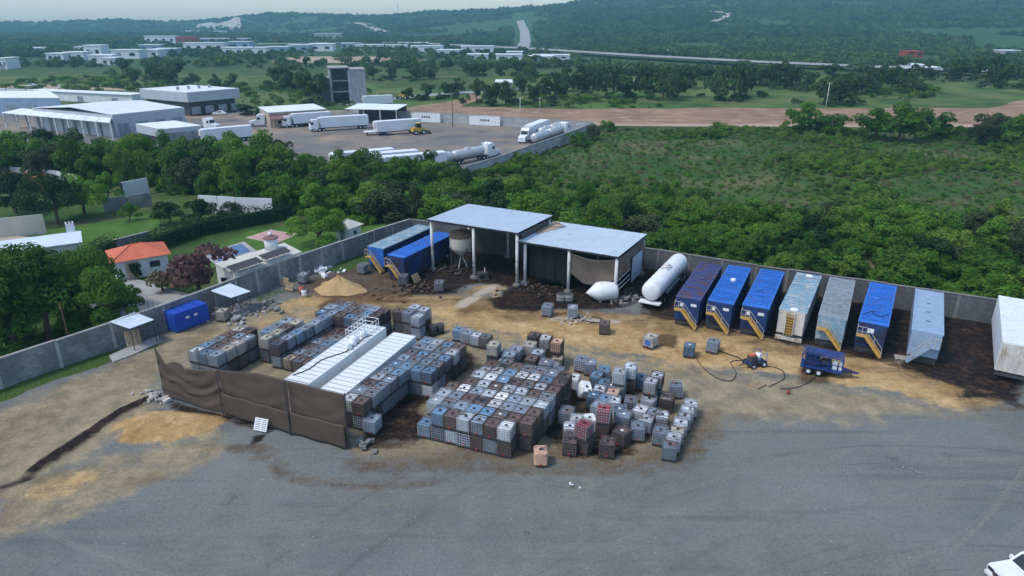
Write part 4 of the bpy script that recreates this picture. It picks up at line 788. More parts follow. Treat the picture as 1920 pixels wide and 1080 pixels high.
# ------------------------------------------------------------------ intermediate bulk totes
def tote_meshes():
    SC = (1.06, 1.05, 1.12)
    def scl(mb): mb.v = [(x * SC[0], y * SC[1], z * SC[2]) for x, y, z in mb.v]; return mb
    pal = MB()
    for y in (-.5, 0, .5): pal.b2(-.48, .48, y - .07, y + .07, 0, .03)
    for x in (-.42, 0, .42):
        for y in (-.5, 0, .5): pal.b2(x - .06, x + .06, y - .07, y + .07, .03, .1)
    pal.b2(-.5, .5, -.6, .6, .1, .15); pal_ = scl(pal).mesh('pallet', m_darksteel)
    cage = MB(); r = .014
    def bar(a, b):
        a, b = Vector(a), Vector(b); c = (a + b) / 2; d = b - a; cage.box(c.x, c.y, c.z, abs(d.x) + 2 * r, abs(d.y) + 2 * r, abs(d.z) + 2 * r)
    for s_ in (-1, 1):
        for k in range(7): bar((s_ * .495, -.57 + k * .19, .15), (s_ * .495, -.57 + k * .19, 1.12))
        for k in range(6): bar((-.47 + k * .188, s_ * .595, .15), (-.47 + k * .188, s_ * .595, 1.12))
        for z in (.3, .5, .7, .9, 1.12): bar((s_ * .505, -.595, z), (s_ * .505, .595, z)); bar((-.495, s_ * .605, z), (.495, s_ * .605, z))
        bar((-.495, s_ * .28, 1.135), (.495, s_ * .28, 1.135))
    scl(cage); cg = cage.mesh('cage', mat('galvanised_cage', (.33, .35, .37), .55, .25, 3, metal=.2, rand=.45))
    cgd = cage.mesh('cage', mat('rusted_cage', (.12, .09, .075), .75, .3, 3, rand=.4))
    def bottle(m, seed=0):
        rj = random.Random(seed); mb = MB(); ring = []; W2, D2 = .475, .575
        def rect(ix, z):
            c = .1; a, b_ = W2 - ix, D2 - ix
            return [(-a + c, -b_, z), (a - c, -b_, z), (a, -b_ + c, z), (a, b_ - c, z), (a - c, b_, z), (-a + c, b_, z), (-a, b_ - c, z), (-a, -b_ + c, z)]
        prof = [(.04, .16), (0, .22), (0, 1.0), (.03, 1.07), (.09, 1.10)]
        vs = []; fs = []
        for ix, z in prof: vs += rect(ix, z)
        for k in range(len(prof) - 1): fs += [(k * 8 + i, k * 8 + (i + 1) % 8, (k + 1) * 8 + (i + 1) % 8, (k + 1) * 8 + i) for i in range(8)]
        o = len(vs); vs += [(.26 * math.cos(R(45 * i - 112)), .26 * math.sin(R(45 * i - 112)), 1.085) for i in range(8)]; k = len(prof) - 1
        fs += [(k * 8 + i, k * 8 + (i + 1) % 8, o + (i + 1) % 8, o + i) for i in range(8)]; fs += [tuple(o + i for i in range(8)), tuple(range(7, -1, -1))]
        vs = [(x + rj.uniform(-.022, .022), y + rj.uniform(-.022, .022), z + (rj.uniform(-.03, .02) if z > .9 else 0)) for x, y, z in vs]; return scl(mb.add(vs, fs)).mesh('bottle', m)
    lid = MB().lathe([(.115, 1.08), (.115, 1.12), (.08, 1.14)], 10); val = MB().b2(-.07, .07, -.66, -.56, .2, .3); val.cyl((0, -.68, .25), (0, -.58, .25), .05, n=6)
    scl(lid); scl(val); B_ = {}
    for k, (nm, c, tp) in dict(g=('grey_blue', (.225, .285, .36), .3), w=('white', (.70, .72, .72), .12), b=('mud_brown', (.125, .10, .098), .8), d=('black', (.045, .048, .055), .6), l=('blue', (.115, .235, .37), .2),
                               c=('cream', (.50, .45, .34), .4), p=('peach', (.60, .36, .26), .2), n=('navy', (.055, .085, .14), .4), s=('slate', (.14, .19, .24), .55), m=('grey_white', (.46, .51, .56), .3), r=('dark_red', (.26, .03, .045), .15)).items():
        mt_ = (mat('tote_' + nm, c, .55, .2, 1.3, dirt=((.06, .055, .055), .16, 1.2), top=((.155, .105, .095), tp), rand=.28)); B_[k] = (nm.replace('_', ' '), [bottle(mt_, s_) for s_ in range(4)])
    return pal_, cg, cgd, B_, lid.mesh('lid', m_black), val.mesh('valve', m_red), lid.mesh('lid', m_whiteclean)
PALM, CAGEM, CAGED, BOT, LIDM, VALM, LIDW = tote_meshes()
TH = 1.30; NT = 0
def tote(u, v, tier, col, label, group, rz=None, xy=None, tip=None, cage=True):
    global NT; NT += 1
    x, y = xy if xy else UV(u, v)
    t = thing('bulk_tote', label, 'tote', (x + random.uniform(-.03, .03), y + random.uniform(-.03, .03), tier * TH), (EA + R(1.5) if rz is None else rz) + R(random.uniform(-3.5, 3.5)) + (0 if xy else random.choice((0, math.pi))), group)
    put('bottle', random.choice(BOT[col][1]), t)
    if cage: put('cage', CAGED if col in 'bd' or random.random() < .22 else CAGEM, t); put('pallet', PALM, t)
    put('lid', LIDW if random.random() < .07 else LIDM, t); put('valve', VALM, t)
    if tip: t.rotation_euler = (tip[0], tip[1], t.rotation_euler[2]); t.location.z += tip[2]
    return t
hidden = []
def pick(w): k = list(w); return random.choices(k, [w[i] for i in k])[0]
def block(cells, cols, name, group, two=None, fixed={}):
    """cells: {(row, column): (u, v, tiers)}; rows count away from the tarp and the camera, columns to the right"""
    rows = {}
    for (r_, c_) in cells: rows.setdefault(r_, []).append(c_)
    for (r_, c_), (u, v, n) in sorted(cells.items()):
        nth = sorted(rows[r_]).index(c_) + 1
        for k in range(n):
            if k < n - 1 and cells.get((r_ - 1, c_), (0, 0, 0))[2] > k and cells.get((r_, c_ + 1), (0, 0, 0))[2] > k: hidden.append((u, v, k)); continue
            col = fixed.get((r_, c_, k)) or pick(cols if k == n - 1 else {'n': 3, 's': 4, 'd': 3, 'b': 2, 'g': 2, 'm': .6})
            tier = ('upper tier, ' if k else 'lower tier, ') if n > 1 else ''
            tote(u, v, k, col, f'{BOT[col][0]} tote, {tier}{ORD[r_ + 1]} row from front, {ORD[nth]} from left, {name}', group)
mixA = {'g': 4, 's': 2, 'l': 2, 'c': 2, 'm': 2, 'b': 1.5, 'n': 1}; mixC = {'b': 3, 's': 3, 'g': 4, 'l': 1.3, 'm': 3.4, 'w': .8, 'd': 1.6}; mixB = {'g': 4, 's': 3, 'b': 1.6, 'l': 3, 'm': 1.2, 'd': 1, 'c': .5}
cells = {}
for r_ in range(5):
    for c_ in range(3 if r_ < 4 else 2): cells[(r_, c_)] = (-48.6 + 1.14 * c_, 41.9 + 1.28 * r_, 2)
block(cells, mixA, 'stack by sagging tarp', 'totes stacked behind the sagging tarp', fixed={(1, 2, 1): 'c', (0, 1, 1): 'l', (2, 2, 1): 'c', (4, 0, 1): 'c', (4, 1, 1): 'd', (1, 1, 1): 'b'})
cells = {(r_, c_): (-45.9 + .06 + 1.13 * c_, 46.5 + 1.3 * r_, 2) for r_ in range(4) for c_ in range(2) if not (r_ == 0 and c_ == 0)}
block(cells, mixA, 'short double row', 'totes of the short double row', fixed={(0, 1, 1): 'c', (1, 1, 1): 'c', (1, 0, 1): 'l'})
cells = {(r_, 0): (-42.9, 45.9 + 1.29 * r_, 2) for r_ in range(6)}
block(cells, {'g': 5, 'l': 3, 'n': 1, 's': 1}, 'long single file', 'totes of the long single file')
cells = {(r_, c_): (-41.6 + 1.13 * c_, 45.9 + 1.29 * r_, 1) for r_ in range(6) for c_ in range(3)}
block(cells, {'b': 4, 'g': 2, 'c': 1.5, 's': 2, 'l': 1}, 'low block at container', 'totes of the low block', fixed={(0, 0, 0): 'c'})
cells = {(r_, c_): (-44.0 + 1.13 * c_, 53.7 + 1.3 * r_, 2) for r_ in range(3) for c_ in range(6) if not (r_ == 0 and c_ > 4)}
block(cells, {'g': 4, 's': 3, 'b': 2.5, 'l': 1, 'd': 1}, 'block behind left container', 'totes behind the left container')
cells = {(0, 0): (-36.9, 57.0, 2), (0, 1): (-35.8, 57.0, 2), (0, 2): (-34.3, 56.4, 2), (1, 0): (-35.9, 58.4, 2), (1, 1): (-34.7, 58.2, 2)}
block(cells, {'g': 4, 's': 2, 'm': 2}, 'cluster past right container', 'totes past the right container', fixed={(0, 0, 1): 'b'})
cells = {}
for r_ in range(10):
    for c_ in range(4):
        if c_ < 2 or r_ >= 5: cells[(r_, c_)] = ((-30.3, -29.2, -28.05, -26.95)[c_], 39.9 + 1.3 * r_, 2)
block(cells, mixB, 'block beside right container', 'totes beside the right container', fixed={(0, 0, 1): 'w', (0, 1, 1): 'b', (5, 2, 1): 'l', (5, 3, 1): 'l', (5, 3, 0): 'w', (6, 3, 1): 's', (7, 3, 1): 'l', (0, 1, 0): 'n'})
cells = {}
for r_, (a, b_) in enumerate([(0, 5), (-1, 6), (-1, 6), (-1, 6), (0, 6), (0, 6), (1, 6), (2, 6)]):
    for c_ in range(a, b_ + 1): cells[(r_, c_)] = (-22.65 + 1.13 * c_, 40.85 + 1.3 * r_, 2)
block(cells, mixC, 'big central block', 'totes of the big central block', fixed={(0, 0, 1): 'l', (0, 1, 1): 'b', (0, 2, 1): 'm', (0, 3, 1): 'g', (0, 4, 1): 'b', (0, 5, 1): 'w', (0, 5, 0): 'd', (1, 6, 1): 'b', (1, 6, 0): 'd', (2, 6, 1): 'b', (3, 6, 1): 'm', (3, 0, 1): 'w', (3, 3, 1): 'w', (5, 2, 1): 'l', (6, 2, 1): 'l', (1, 2, 1): 'l', (4, 1, 1): 'm', (5, 1, 1): 'w', (6, 6, 1): 'd', (7, 6, 1): 'd'})
cells = {(0, 0): (-23.7, 50.6, 1), (0, 1): (-22.6, 50.6, 1), (1, 0): (-23.7, 51.9, 1), (1, 1): (-22.6, 51.9, 1), (2, 0): (-24.2, 53.3, 2), (2, 1): (-23.0, 53.2, 1), (3, 0): (-24.5, 54.6, 1), (3, 1): (-23.3, 54.5, 1), (3, 2): (-22.4, 54.6, 1), (1, 2): (-21.9, 51.9, 2), (2, 2): (-21.9, 53.1, 2), (3, 3): (-21.9 + .8, 54.5, 2), (0, 2): (-21.5, 50.5, 2), (1, 3): (-19.8, 52.0, 2), (2, 3): (-19.8, 53.3, 2), (1, 4): (-18.3, 51.7, 2), (2, 4): (-17.7, 53.0, 1)}
block(cells, {'b': 3, 'g': 2, 'm': 3, 'c': 1, 's': 2}, 'ragged central back', 'totes at the ragged back of the central block')
cells = {(0, 0): (-21.5, 56.6, 2), (0, 1): (-20.3, 56.6, 2), (0, 2): (-19.0, 56.2, 2)}
block(cells, {'g': 1}, 'trio at lane', 'trio of stacked totes at the lane', fixed={(0, 0, 1): 'd', (0, 1, 1): 'w', (0, 2, 1): 'p'})
cells = {(0, 0): (-30.3, 57.6, 1), (0, 1): (-29.1, 57.3, 1), (0, 2): (-28.0, 57.1, 1), (0, 3): (-26.9, 57.0, 1)}
block(cells, {'g': 3, 's': 1, 'm': 1}, 'row along lane', 'row of totes along the lane', fixed={(0, 0, 0): 'l', (0, 2, 0): 'm'})
# right-hand clusters
cells = {(0, 0): (-13.2, 49.9, 1), (0, 1): (-12.1, 49.8, 1), (1, 0): (-13.1, 51.2, 1), (1, 1): (-11.9, 51.1, 1), (2, 0): (-13.1, 52.5, 1), (3, 0): (-14.2, 53.5, 1), (4, 0): (-13.9, 54.8, 1), (2, 1): (-11.8, 52.5, 2), (3, 1): (-11.2, 53.8, 2), (4, 1): (-10.4, 54.6, 1)}
block(cells, {'g': 2, 'n': 1, 'l': 2, 'm': 2}, 'right-hand cluster', 'totes right of the central block', fixed={(0, 0, 0): 'l', (0, 1, 0): 'l', (1, 1, 0): 'p', (2, 1, 1): 'm', (3, 1, 1): 'm', (3, 0, 0): 'l', (4, 0, 0): 'l'})
cells = {(0, 0): (-8.9, 51.8, 2), (1, 0): (-8.7, 53.0, 2), (0, 1): (-7.5, 52.0, 1)}
block(cells, {'m': 1}, 'tall pair', 'tall stack of grey-white totes')
for k in range(7): tote(-5.6 + .0 * k + (.03 * k), 45.0 + 1.12 * k, 0, ('s', 'm', 'c', 'm', 'm', 'm', 'm')[k], f'{BOT[("s", "m", "c", "m", "m", "m", "m")[k]][0]} tote, {ORD[k + 1]} from the camera in the rightmost file of seven', 'rightmost file of seven totes', rz=EA + R(4))
def loose(x, y, col, label, rzd=0, tier=0, cage=True, tip=None):
    return tote(0, 0, tier, col, label, 'loose totes about the yard', rz=EA + R(rzd), xy=P2(x, y), cage=cage, tip=tip)
for a in ((700, 808, 'g', 'grey-blue tote with muddy top alone at the foot of the tall row', 8), (801, 815, 'l', 'blue tote standing alone left of the central block front row', 3), (1014, 868, 'p', 'peach tank without a cage alone in front of the central block', 25, 0, False),
          (1068, 848, 'd', 'black caged tote in the jumble, nearest the peach tank', 12), (1098, 845, 'b', 'mud brown tote under the dark red one', -14), (1138, 852, 'd', 'dark tote with pale end, frontmost of the jumble', 6), (1165, 832, 'd', 'dark rusty tote right of the red ones', -20), (1195, 822, 'g', 'grey-blue tote right of the jumble', 10),
          (1210, 808, 'm', 'grey-white tote behind the jumble at its right', -4), (1237, 830, 's', 'slate tote just left of the rightmost file', 4), (1168, 800, 'g', 'grey tote behind the red ones', 2), (1130, 815, 'b', 'brown tote under the rear red one', 5), (1068, 822, 'm', 'pale grey tote left of the red ones', 20), (1160, 790, 'n', 'dark blue tote at the back of the jumble', 15),
          (1200, 790, 'w', 'white tote with green smear at the back of the jumble', -8), (1225, 795, 'g', 'grey tote leaning against the white one', -6), (1105, 806, 'w', 'clean white tank without cage atop the jumble', 30, 0, False), (1080, 808, 'w', 'white caged tote beside the clean white tank', 14),
          (1075, 728, 'w', 'white tank without cage right of the central block', 4, 0, False), (1088, 745, 'w', 'crumpled white tank tipped over by the central block', 40, 0, False, (.5, .3, .35)), (1106, 700, 'g', 'grey tote full of rubbish beside the lane', 8), (1090, 694, 'g', 'grey-blue tote at the lane behind the white tank', -5), (1250, 768, 'd', 'black cage tote standing against the tall pair', 2),
          (1027, 591, 'g', 'grey-blue tote alone before the lower shed, left of two', 6), (1073, 594, 'g', 'grey-green tote alone before the lower shed, right of two', 14), (1133, 624, 'b', 'brownish stained tote standing alone on the sand', 10), (1219, 650, 'c', 'cream tote with a blue label on the sand', -20), (1291, 667, 'l', 'blue-grey tote alone beside the hoses', 4), (1336, 659, 's', 'slate tote alone before the second blue tank', -6),
          (420, 600, 'c', 'cream tote beside the blue box container', 12), (1776, 588, 'c', 'cream tote against the rear wall, left of two', 4), (1820, 593, 'c', 'dirty cream tote against the rear wall, right of two', -3), (757, 533, 's', 'grey tote before the blue tank with yellow stairs', 15), (682, 512, 's', 'dirty grey tote beside the sand heap', -10), (824, 545, 's', 'muddy grey tote before the taller shed', 20),
          (1150, 772, 'm', 'grey-white tote behind the dark blue one in the jumble', 12), (1122, 782, 'g', 'grey-blue tote behind the clean white tank', -8), (1182, 772, 's', 'slate tote in the gap behind the green-smeared white one', 6), (1062, 792, 's', 'slate tote beside the right edge of the central block', 3), (1215, 770, 'm', 'grey-white tote between the tall pair and the jumble', -12), (1240, 800, 'm', 'pale tote left of the middle of the rightmost file', 9),
          (1055, 765, 'd', 'black tote hugging the right side of the central block', 2), (1145, 745, 'n', 'navy tote below the peach-topped one', 5), (1045, 690, 'c', 'cream tote behind the trio at the lane', 7), (1035, 705, 'm', 'grey-white tote behind the black pair of the central block', -4), (1265, 742, 's', 'slate tote behind the black cage tote', 14),
          (570, 530, 'm', 'pale grey tote by the wall left of the sand heap', 8)):
    loose(*a)
for (x, y, rzd, l) in ((1093, 846, -14, 'dark red tote on top of the jumble, front one'), (1130, 816, 5, 'dark red tote on top of the jumble, rear one')): loose(x, y, 'r', l, rzd, 1)
MB().b2(-.3, .3, -.66, -.65, .4, .95).build('blue_label', m_blue, [o for o in C.objects if o.get('label', '').startswith('cream tote with a blue')][0])
hm = MB()
for (u, v, k) in hidden:
    x, y = UV(u, v); hm.box(x, y, k * TH + .68, 1.0, 1.2, 1.06, EA); hm.box(x, y, k * TH + .07, .98, 1.18, .14, EA)
hs_ = hm.build('inner_totes', BOT['n'][1][0].materials[0]); tag(hs_, 'lower totes buried inside the stacked blocks', 'totes', kind='stuff')
print('totes', NT, 'hidden', len(hidden))
# ------------------------------------------------------------------ frac tanks in a row along the rear wall
def frac_tank(label, fx, fy, rz, roof, side, front, stair=m_yellow, flip=1, L_=12.5, W_=2.55, H_=3.25, hatch=True, name='frac_tank', stairs=True, ribs=True, group='steel frac tanks parked in the yard'):
    """origin at the middle of the front foot, y runs back along the tank"""
    t = thing(name, label, 'tank', (fx, fy, 0), rz, group)
    bd = MB(); bd.b2(-W_ / 2, W_ / 2, .02, L_, .75, H_); bd.add([(-W_ / 2, .5, .35), (W_ / 2, .5, .35), (W_ / 2, L_, .75), (-W_ / 2, L_, .75), (-W_ / 2, .5, .752), (W_ / 2, .5, .752), (W_ / 2, L_, .752), (-W_ / 2, L_, .752)], [(3, 2, 1, 0), (0, 1, 5, 4), (1, 2, 6, 5), (3, 0, 4, 7)])
    bd.build('body', side, t)
    MB().b2(-W_ / 2 + .01, W_ / 2 - .01, .0, L_ - .01, H_ + .002, H_ + .03).build('roof', roof, t); MB().b2(-W_ / 2 + .02, W_ / 2 - .02, -.035, .018, .75, H_ - .02).build('front_plate', front, t)
    n = 20; ys = [1.0 + (L_ - 1.2) * k / (n - 1) for k in range(n)]
    if ribs:
        rb = MB().b2(-W_ / 2 + .06, W_ / 2 - .06, -.07, .07, 0, .09).mesh('roof_rib', roof); sb = MB().b2(-.045, .045, -.07, .07, .8, H_ - .08).mesh('side_rib', side)
        for y in ys:
            put('roof_rib', rb, t, (0, y, H_ + .03))
            for s_ in (-1, 1): put('side_rib', sb, t, (s_ * (W_ / 2 + .04), y, 0))
    for s_ in (-1, 1): MB().b2(s_ * W_ / 2 - .06, s_ * W_ / 2 + .09, 0, L_, H_ - .06, H_ + .07).build('top_rail', roof, t)
    sk = MB()
    for s_ in (-1, 1): sk.b2(s_ * .9 - .1, s_ * .9 + .1, .1, L_ - .4, .02, .36)
    sk.b2(-1.2, 1.2, .1, .4, .02, .75); sk.build('skid', m_darksteel, t)
    for s_ in (-1, 1):
        w = MB().lathe([(.3, -.14), (.48, -.12), (.5, 0), (.48, .12), (.3, .14)], 14, (s_ * 1.0, L_ - 1.3, .5), (1, 0, 0)).build('wheel', m_black, t, True); MB().lathe([(.2, -.15), (.22, 0), (.2, .15)], 10, (s_ * 1.0, L_ - 1.3, .5), (1, 0, 0)).build('rim', m_steel_post, w)
    MB().cyl((.3, -.2, .55), (.3, .1, .55), .12, n=10).build('drain_valve', m_darksteel, t); MB().cyl((-.5, -.12, .5), (.8, -.12, .5), .06, n=8).build('manifold_pipe', m_darksteel, t)
    if hatch: h_ = MB().lathe([(.32, 0), (.32, .12), (.26, .16)], 12, (random.uniform(-.4, .4), L_ * random.uniform(.35, .6), H_ + .03)).build('hatch', roof, t)
    if stairs:
        f = flip; st_ = MB().b2(f * -1.25, f * -.35, -.75, -.05, 1.98, 2.06).build('platform', stair, t)
        for yy in (-.72, -.08):
            a, b_ = Vector((f * -.35, yy, 2.0)), Vector((f * 1.2, yy, .15)); d = (b_ - a).normalized(); nn_ = Vector((-d.z, 0, d.x)) * .14
            mb = MB(); o4 = [a + nn_, a - nn_, b_ - nn_, b_ + nn_]; mb.add([(p.x, yy - .03, p.z) for p in o4] + [(p.x, yy + .03, p.z) for p in o4], [(0, 1, 2, 3), (7, 6, 5, 4), (0, 4, 5, 1), (1, 5, 6, 2), (2, 6, 7, 3), (3, 7, 4, 0)]).build('stringer', stair, st_)
        tm_ = MB().b2(-.12, .12, -.32, .32, -.02, .02).mesh('tread', stair)
        for k in range(7): q_ = put('tread', tm_, st_, (f * (-.35 + 1.55 * (k + .5) / 7), -.4, 2.0 - 1.85 * (k + .5) / 7))
        rl = MB()
        for yy in (-.74,):
            rl.cyl((f * -1.22, yy, 3.05), (f * -.35, yy, 3.05), .03, n=6); rl.cyl((f * -1.22, yy, 2.55), (f * -.35, yy, 2.55), .025, n=6); rl.cyl((f * -.35, yy, 3.05), (f * 1.2, yy, 1.15), .03, n=6); rl.cyl((f * -.35, yy, 2.6), (f * 1.2, yy, .7), .025, n=6)
            for x, z in ((-1.22, 2.05), (-.78, 2.05), (-.35, 2.0), (.4, 1.1), (1.2, .15)): rl.cyl((f * x, yy, z), (f * x, yy, z + 1.02), .03, n=6)
        rl.cyl((f * -1.22, -.74, 3.05), (f * -1.22, -.05, 3.05), .03, n=6); rl.build('handrail', m_rail, t)
    return t
def front_of(c4):
    a = [Vector(p) for p in c4]; f = (a[0] + a[1]) / 2; b_ = (a[2] + a[3]) / 2; return f, math.atan2(b_.y - f.y, b_.x - f.x) - math.pi / 2
def placed(px4, z):
    return front_of([P2(*p, z) for p in px4])
TK = [((1265, 556), (1316, 563), (1359, 493), (1313, 489)), ((1327, 563), (1375, 571), (1411, 499), (1366, 495)), ((1391, 572), (1442, 579), (1474, 508), (1425, 503)), ((1460, 577), (1513, 590), (1543, 516), (1494, 508)),
      ((1535, 590), (1588, 600), (1605, 522), (1556, 517)), ((1612, 602), (1663, 612), (1683, 532), (1632, 526)), ((1709, 618), (1770, 628), (1770, 545), (1716, 540))]
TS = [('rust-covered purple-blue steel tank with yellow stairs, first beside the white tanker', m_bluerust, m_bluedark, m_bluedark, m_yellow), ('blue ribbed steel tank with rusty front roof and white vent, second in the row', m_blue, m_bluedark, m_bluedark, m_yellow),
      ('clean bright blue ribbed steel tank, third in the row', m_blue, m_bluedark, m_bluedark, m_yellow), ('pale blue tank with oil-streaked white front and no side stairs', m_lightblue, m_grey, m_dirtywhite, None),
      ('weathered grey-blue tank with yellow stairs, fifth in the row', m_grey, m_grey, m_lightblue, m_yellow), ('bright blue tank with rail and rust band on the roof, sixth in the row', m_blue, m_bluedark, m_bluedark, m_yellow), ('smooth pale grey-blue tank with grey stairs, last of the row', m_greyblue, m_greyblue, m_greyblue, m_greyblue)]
TANKS = []
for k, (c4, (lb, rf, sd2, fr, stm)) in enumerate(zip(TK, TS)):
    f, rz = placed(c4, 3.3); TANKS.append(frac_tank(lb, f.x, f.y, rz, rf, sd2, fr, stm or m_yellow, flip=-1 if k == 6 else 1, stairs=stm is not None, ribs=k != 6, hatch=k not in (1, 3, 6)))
MB().lathe([(.22, 0), (.3, .05), (.3, .3), (.12, .4)], 12, (.15, 7.0, 3.28)).build('roof_vent', m_whiteclean, TANKS[1], True)
t4 = TANKS[3]
for y in (-.1, 11.2): MB().lathe([(.42, 0), (.42, .1), (.3, .16)], 14, (.1, y + .55, 3.28)).build('hatch', m_whiteclean, t4)
lad = MB(); lad.b2(-.55, -.47, -.16, -.06, .3, 3.2); lad.b2(.27, .35, -.16, -.06, .3, 3.2); lad.build('ladder_rail', m_dirtywhite, t4)
for k in range(9): MB().b2(-.48, .28, -.14, -.08, .5 + k * .3, .55 + k * .3).build('ladder_rung', m_yellow, t4)
MB().b2(-.45, .25, -.055, -.04, .5, 2.6).build('rusty_plate', mat('ochre_rust', (.25, .14, .05), .8, .3, 2), t4); MB().b2(-1.3, 1.3, -.25, .05, .05, .42).build('bumper', m_dirtywhite, t4)
for y in (3.0, 5.6, 8.2): MB().b2(-.18, .18, y - .05, y + .05, 3.28, 3.33).build('roof_slot', m_darksteel, TANKS[6])
rl = MB(); [rl.cyl((-1.1 + i * .75, 1.6 + (i % 2) * 1.1, 3.5), (-1.1 + (i + 1) * .75, 1.6 + ((i + 1) % 2) * 1.1, 3.55), .04, n=5) for i in range(3)]; rl.build('roof_cable', m_black, TANKS[5])
MB().b2(-.35, .2, -.06, -.038, 2.3, 2.75).build('sign_plate', m_whiteclean, TANKS[5])
for k in (0, 1, 2): MB().b2(.35, .95, -.06, -.038, 2.45, 2.75).build('sign_plate', m_whiteclean, TANKS[k]); MB().lathe([(.2, 0), (.2, .05)], 12, (-.6, -.04, 2.5), (0, -1, 0)).build('round_gauge', m_whiteclean, TANKS[k])
# two tanks at the left end of the taller shed
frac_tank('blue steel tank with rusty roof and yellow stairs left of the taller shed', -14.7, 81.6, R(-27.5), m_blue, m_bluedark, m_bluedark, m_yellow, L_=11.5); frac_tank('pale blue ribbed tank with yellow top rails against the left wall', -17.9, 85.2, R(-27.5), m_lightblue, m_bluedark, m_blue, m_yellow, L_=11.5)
# ------------------------------------------------------------------ white cylinder tanker
ta = Vector((15.9, 72.6)); tb_ = Vector((21.5, 83.0)); t = thing('tanker_trailer', 'long white cylindrical tanker trailer parked beside the lower shed', 'trailer', (ta.x, ta.y, 0), ang(ta, tb_)); TLn = (tb_ - ta).length
MB().lathe([(.25, -.28), (.8, -.2), (1.08, 0), (1.12, .15), (1.12, TLn - .15), (1.08, TLn), (.8, TLn + .2), (.25, TLn + .28)], 28, (0, 0, 2.1), (1, 0, 0)).build('barrel', m_white, t, True)
for k in range(9): MB().lathe([(1.12, -.05), (1.16, -.04), (1.16, .04), (1.12, .05)], 28, (.8 + k * (TLn - 1.6) / 8, 0, 2.1), (1, 0, 0)).build('barrel_band', m_white, t, True)
pf = MB().b2(TLn * .5 - .9, TLn * .5 + .9, -.45, .45, 3.2, 3.28).build('walkway', m_steel_post, t)
for x in (-.5, .4): MB().lathe([(.3, 0), (.3, .2), (.22, .26)], 12, (TLn * .5 + x, 0, 3.28)).build('manhole', m_steel_post, pf)
MB().b2(-.5, .5, -1.25, 1.25, .72, .84).build('bumper_deck', m_white, t); MB().b2(.4, TLn - .4, -.5, .5, .75, 1.05).build('chassis', m_darksteel, t)
for x in (.9, 2.15, TLn - 2.2, TLn - 1):
    for s_ in (-1, 1): w = MB().lathe([(.3, -.16), (.49, -.13), (.51, 0), (.49, .13), (.3, .16)], 14, (x, s_ * .95, .5), (0, 1, 0)).build('wheel', m_black, t, True); MB().lathe([(.2, -.17), (.22, 0), (.2, .17)], 10, (x, s_ * .95, .5), (0, 1, 0)).build('rim', m_steel_post, w)
MB().b2(3.0, 8.2, -1.2, -.9, 1.0, 1.3).build('hose_tray', m_grey, t)
for x in (3.4, 5.5, 7.6): MB().cyl((x, -1.2, .35), (x, -1.2, 1.2), .07, n=8).build('landing_leg', m_darksteel, t)
# ------------------------------------------------------------------ white box trailer at the right edge
f, rz = placed(((1880, 640), (1946, 650), (1926, 565), (1876, 556)), 3.9)
t = thing('box_trailer', 'tall white ribbed box trailer cut by the right edge', 'trailer', (f.x, f.y, 0), rz)
MB().b2(-1.3, 1.3, 0, 13.2, .95, 3.84).build('body', m_white, t); rb = MB().b2(-1.27, 1.27, -.28, .28, 0, .06).mesh('roof_panel', m_white)
for k in range(19): put('roof_panel', rb, t, (0, .5 + k * .67, 3.842))
for y in (10.2, 11.5):
    for s_ in (-1, 1): w = MB().lathe([(.3, -.16), (.48, -.13), (.5, 0), (.48, .13), (.3, .16)], 14, (s_ * .95, y, .5), (1, 0, 0)).build('wheel', m_black, t, True)
MB().b2(-.5, .5, .3, 12.6, .6, .95).build('chassis', m_darksteel, t); MB().b2(-1.0, -.7, 2.2, 2.5, 0, .95).build('landing_leg', m_darksteel, t); MB().b2(.7, 1.0, 2.2, 2.5, 0, .95).build('landing_leg', m_darksteel, t)
MB().b2(-1.25, 1.25, -.05, -.005, .95, 3.7).build('rear_door', m_dirtywhite, t); MB().b2(-1.28, 1.28, -.2, -.05, .55, .8).build('bumper', m_darksteel, t)
# ------------------------------------------------------------------ pump trailers
def wheel(t, x, y, r, w, axis=(0, 1, 0)):
    q_ = MB().lathe([(r * .55, -w / 2), (r * .95, -w / 2), (r, -w / 4), (r, w / 4), (r * .95, w / 2), (r * .55, w / 2)], 16, (x, y, r), axis).build('wheel', m_black, t, True)
    MB().lathe([(r * .5, -w / 2 - .02), (r * .52, 0), (r * .5, w / 2 + .02)], 12, (x, y, r), axis).build('rim', m_steel, q_); return q_
a, b_ = P(1500, 690), P(1572, 704); t = thing('pump_trailer', 'blue twin-axle trailer carrying a skid-mounted pump', 'trailer', (a.x, a.y, 0), ang(a, b_))
m_pump = mat('pump_blue_paint', (.015, .045, .20), .5, .25, 2, dirt=((.03, .03, .03), .25, 2))
MB().b2(0, 3.6, -.85, .85, .55, .7).build('deck', m_pump, t); MB().add([(3.6, -.5, .6), (5.0, -.06, .55), (5.0, .06, .55), (3.6, .5, .6), (3.6, -.5, .72), (5.0, -.06, .66), (5.0, .06, .66), (3.6, .5, .72)], [(3, 2, 1, 0), (4, 5, 6, 7), (0, 1, 5, 4), (1, 2, 6, 5), (2, 3, 7, 6), (3, 0, 4, 7)]).build('drawbar', m_bluedark, t)
for x in (.75, 1.65):
    for s_ in (-1, 1): wheel(t, x, s_ * .98, .36, .22)
for s_ in (-1, 1): MB().b2(.25, 2.15, s_ * .98 - .14, s_ * .98 + .14, .76, .82).build('mudguard', m_pump, t)
fr = MB()
for x in (.05, 1.2, 2.4, 3.55):
    for s_ in (-1, 1): fr.b2(x - .04, x + .04, s_ * .8 - .04, s_ * .8 + .04, .7, 1.95)
    fr.b2(x - .04, x + .04, -.76, .76, 1.87, 1.95)
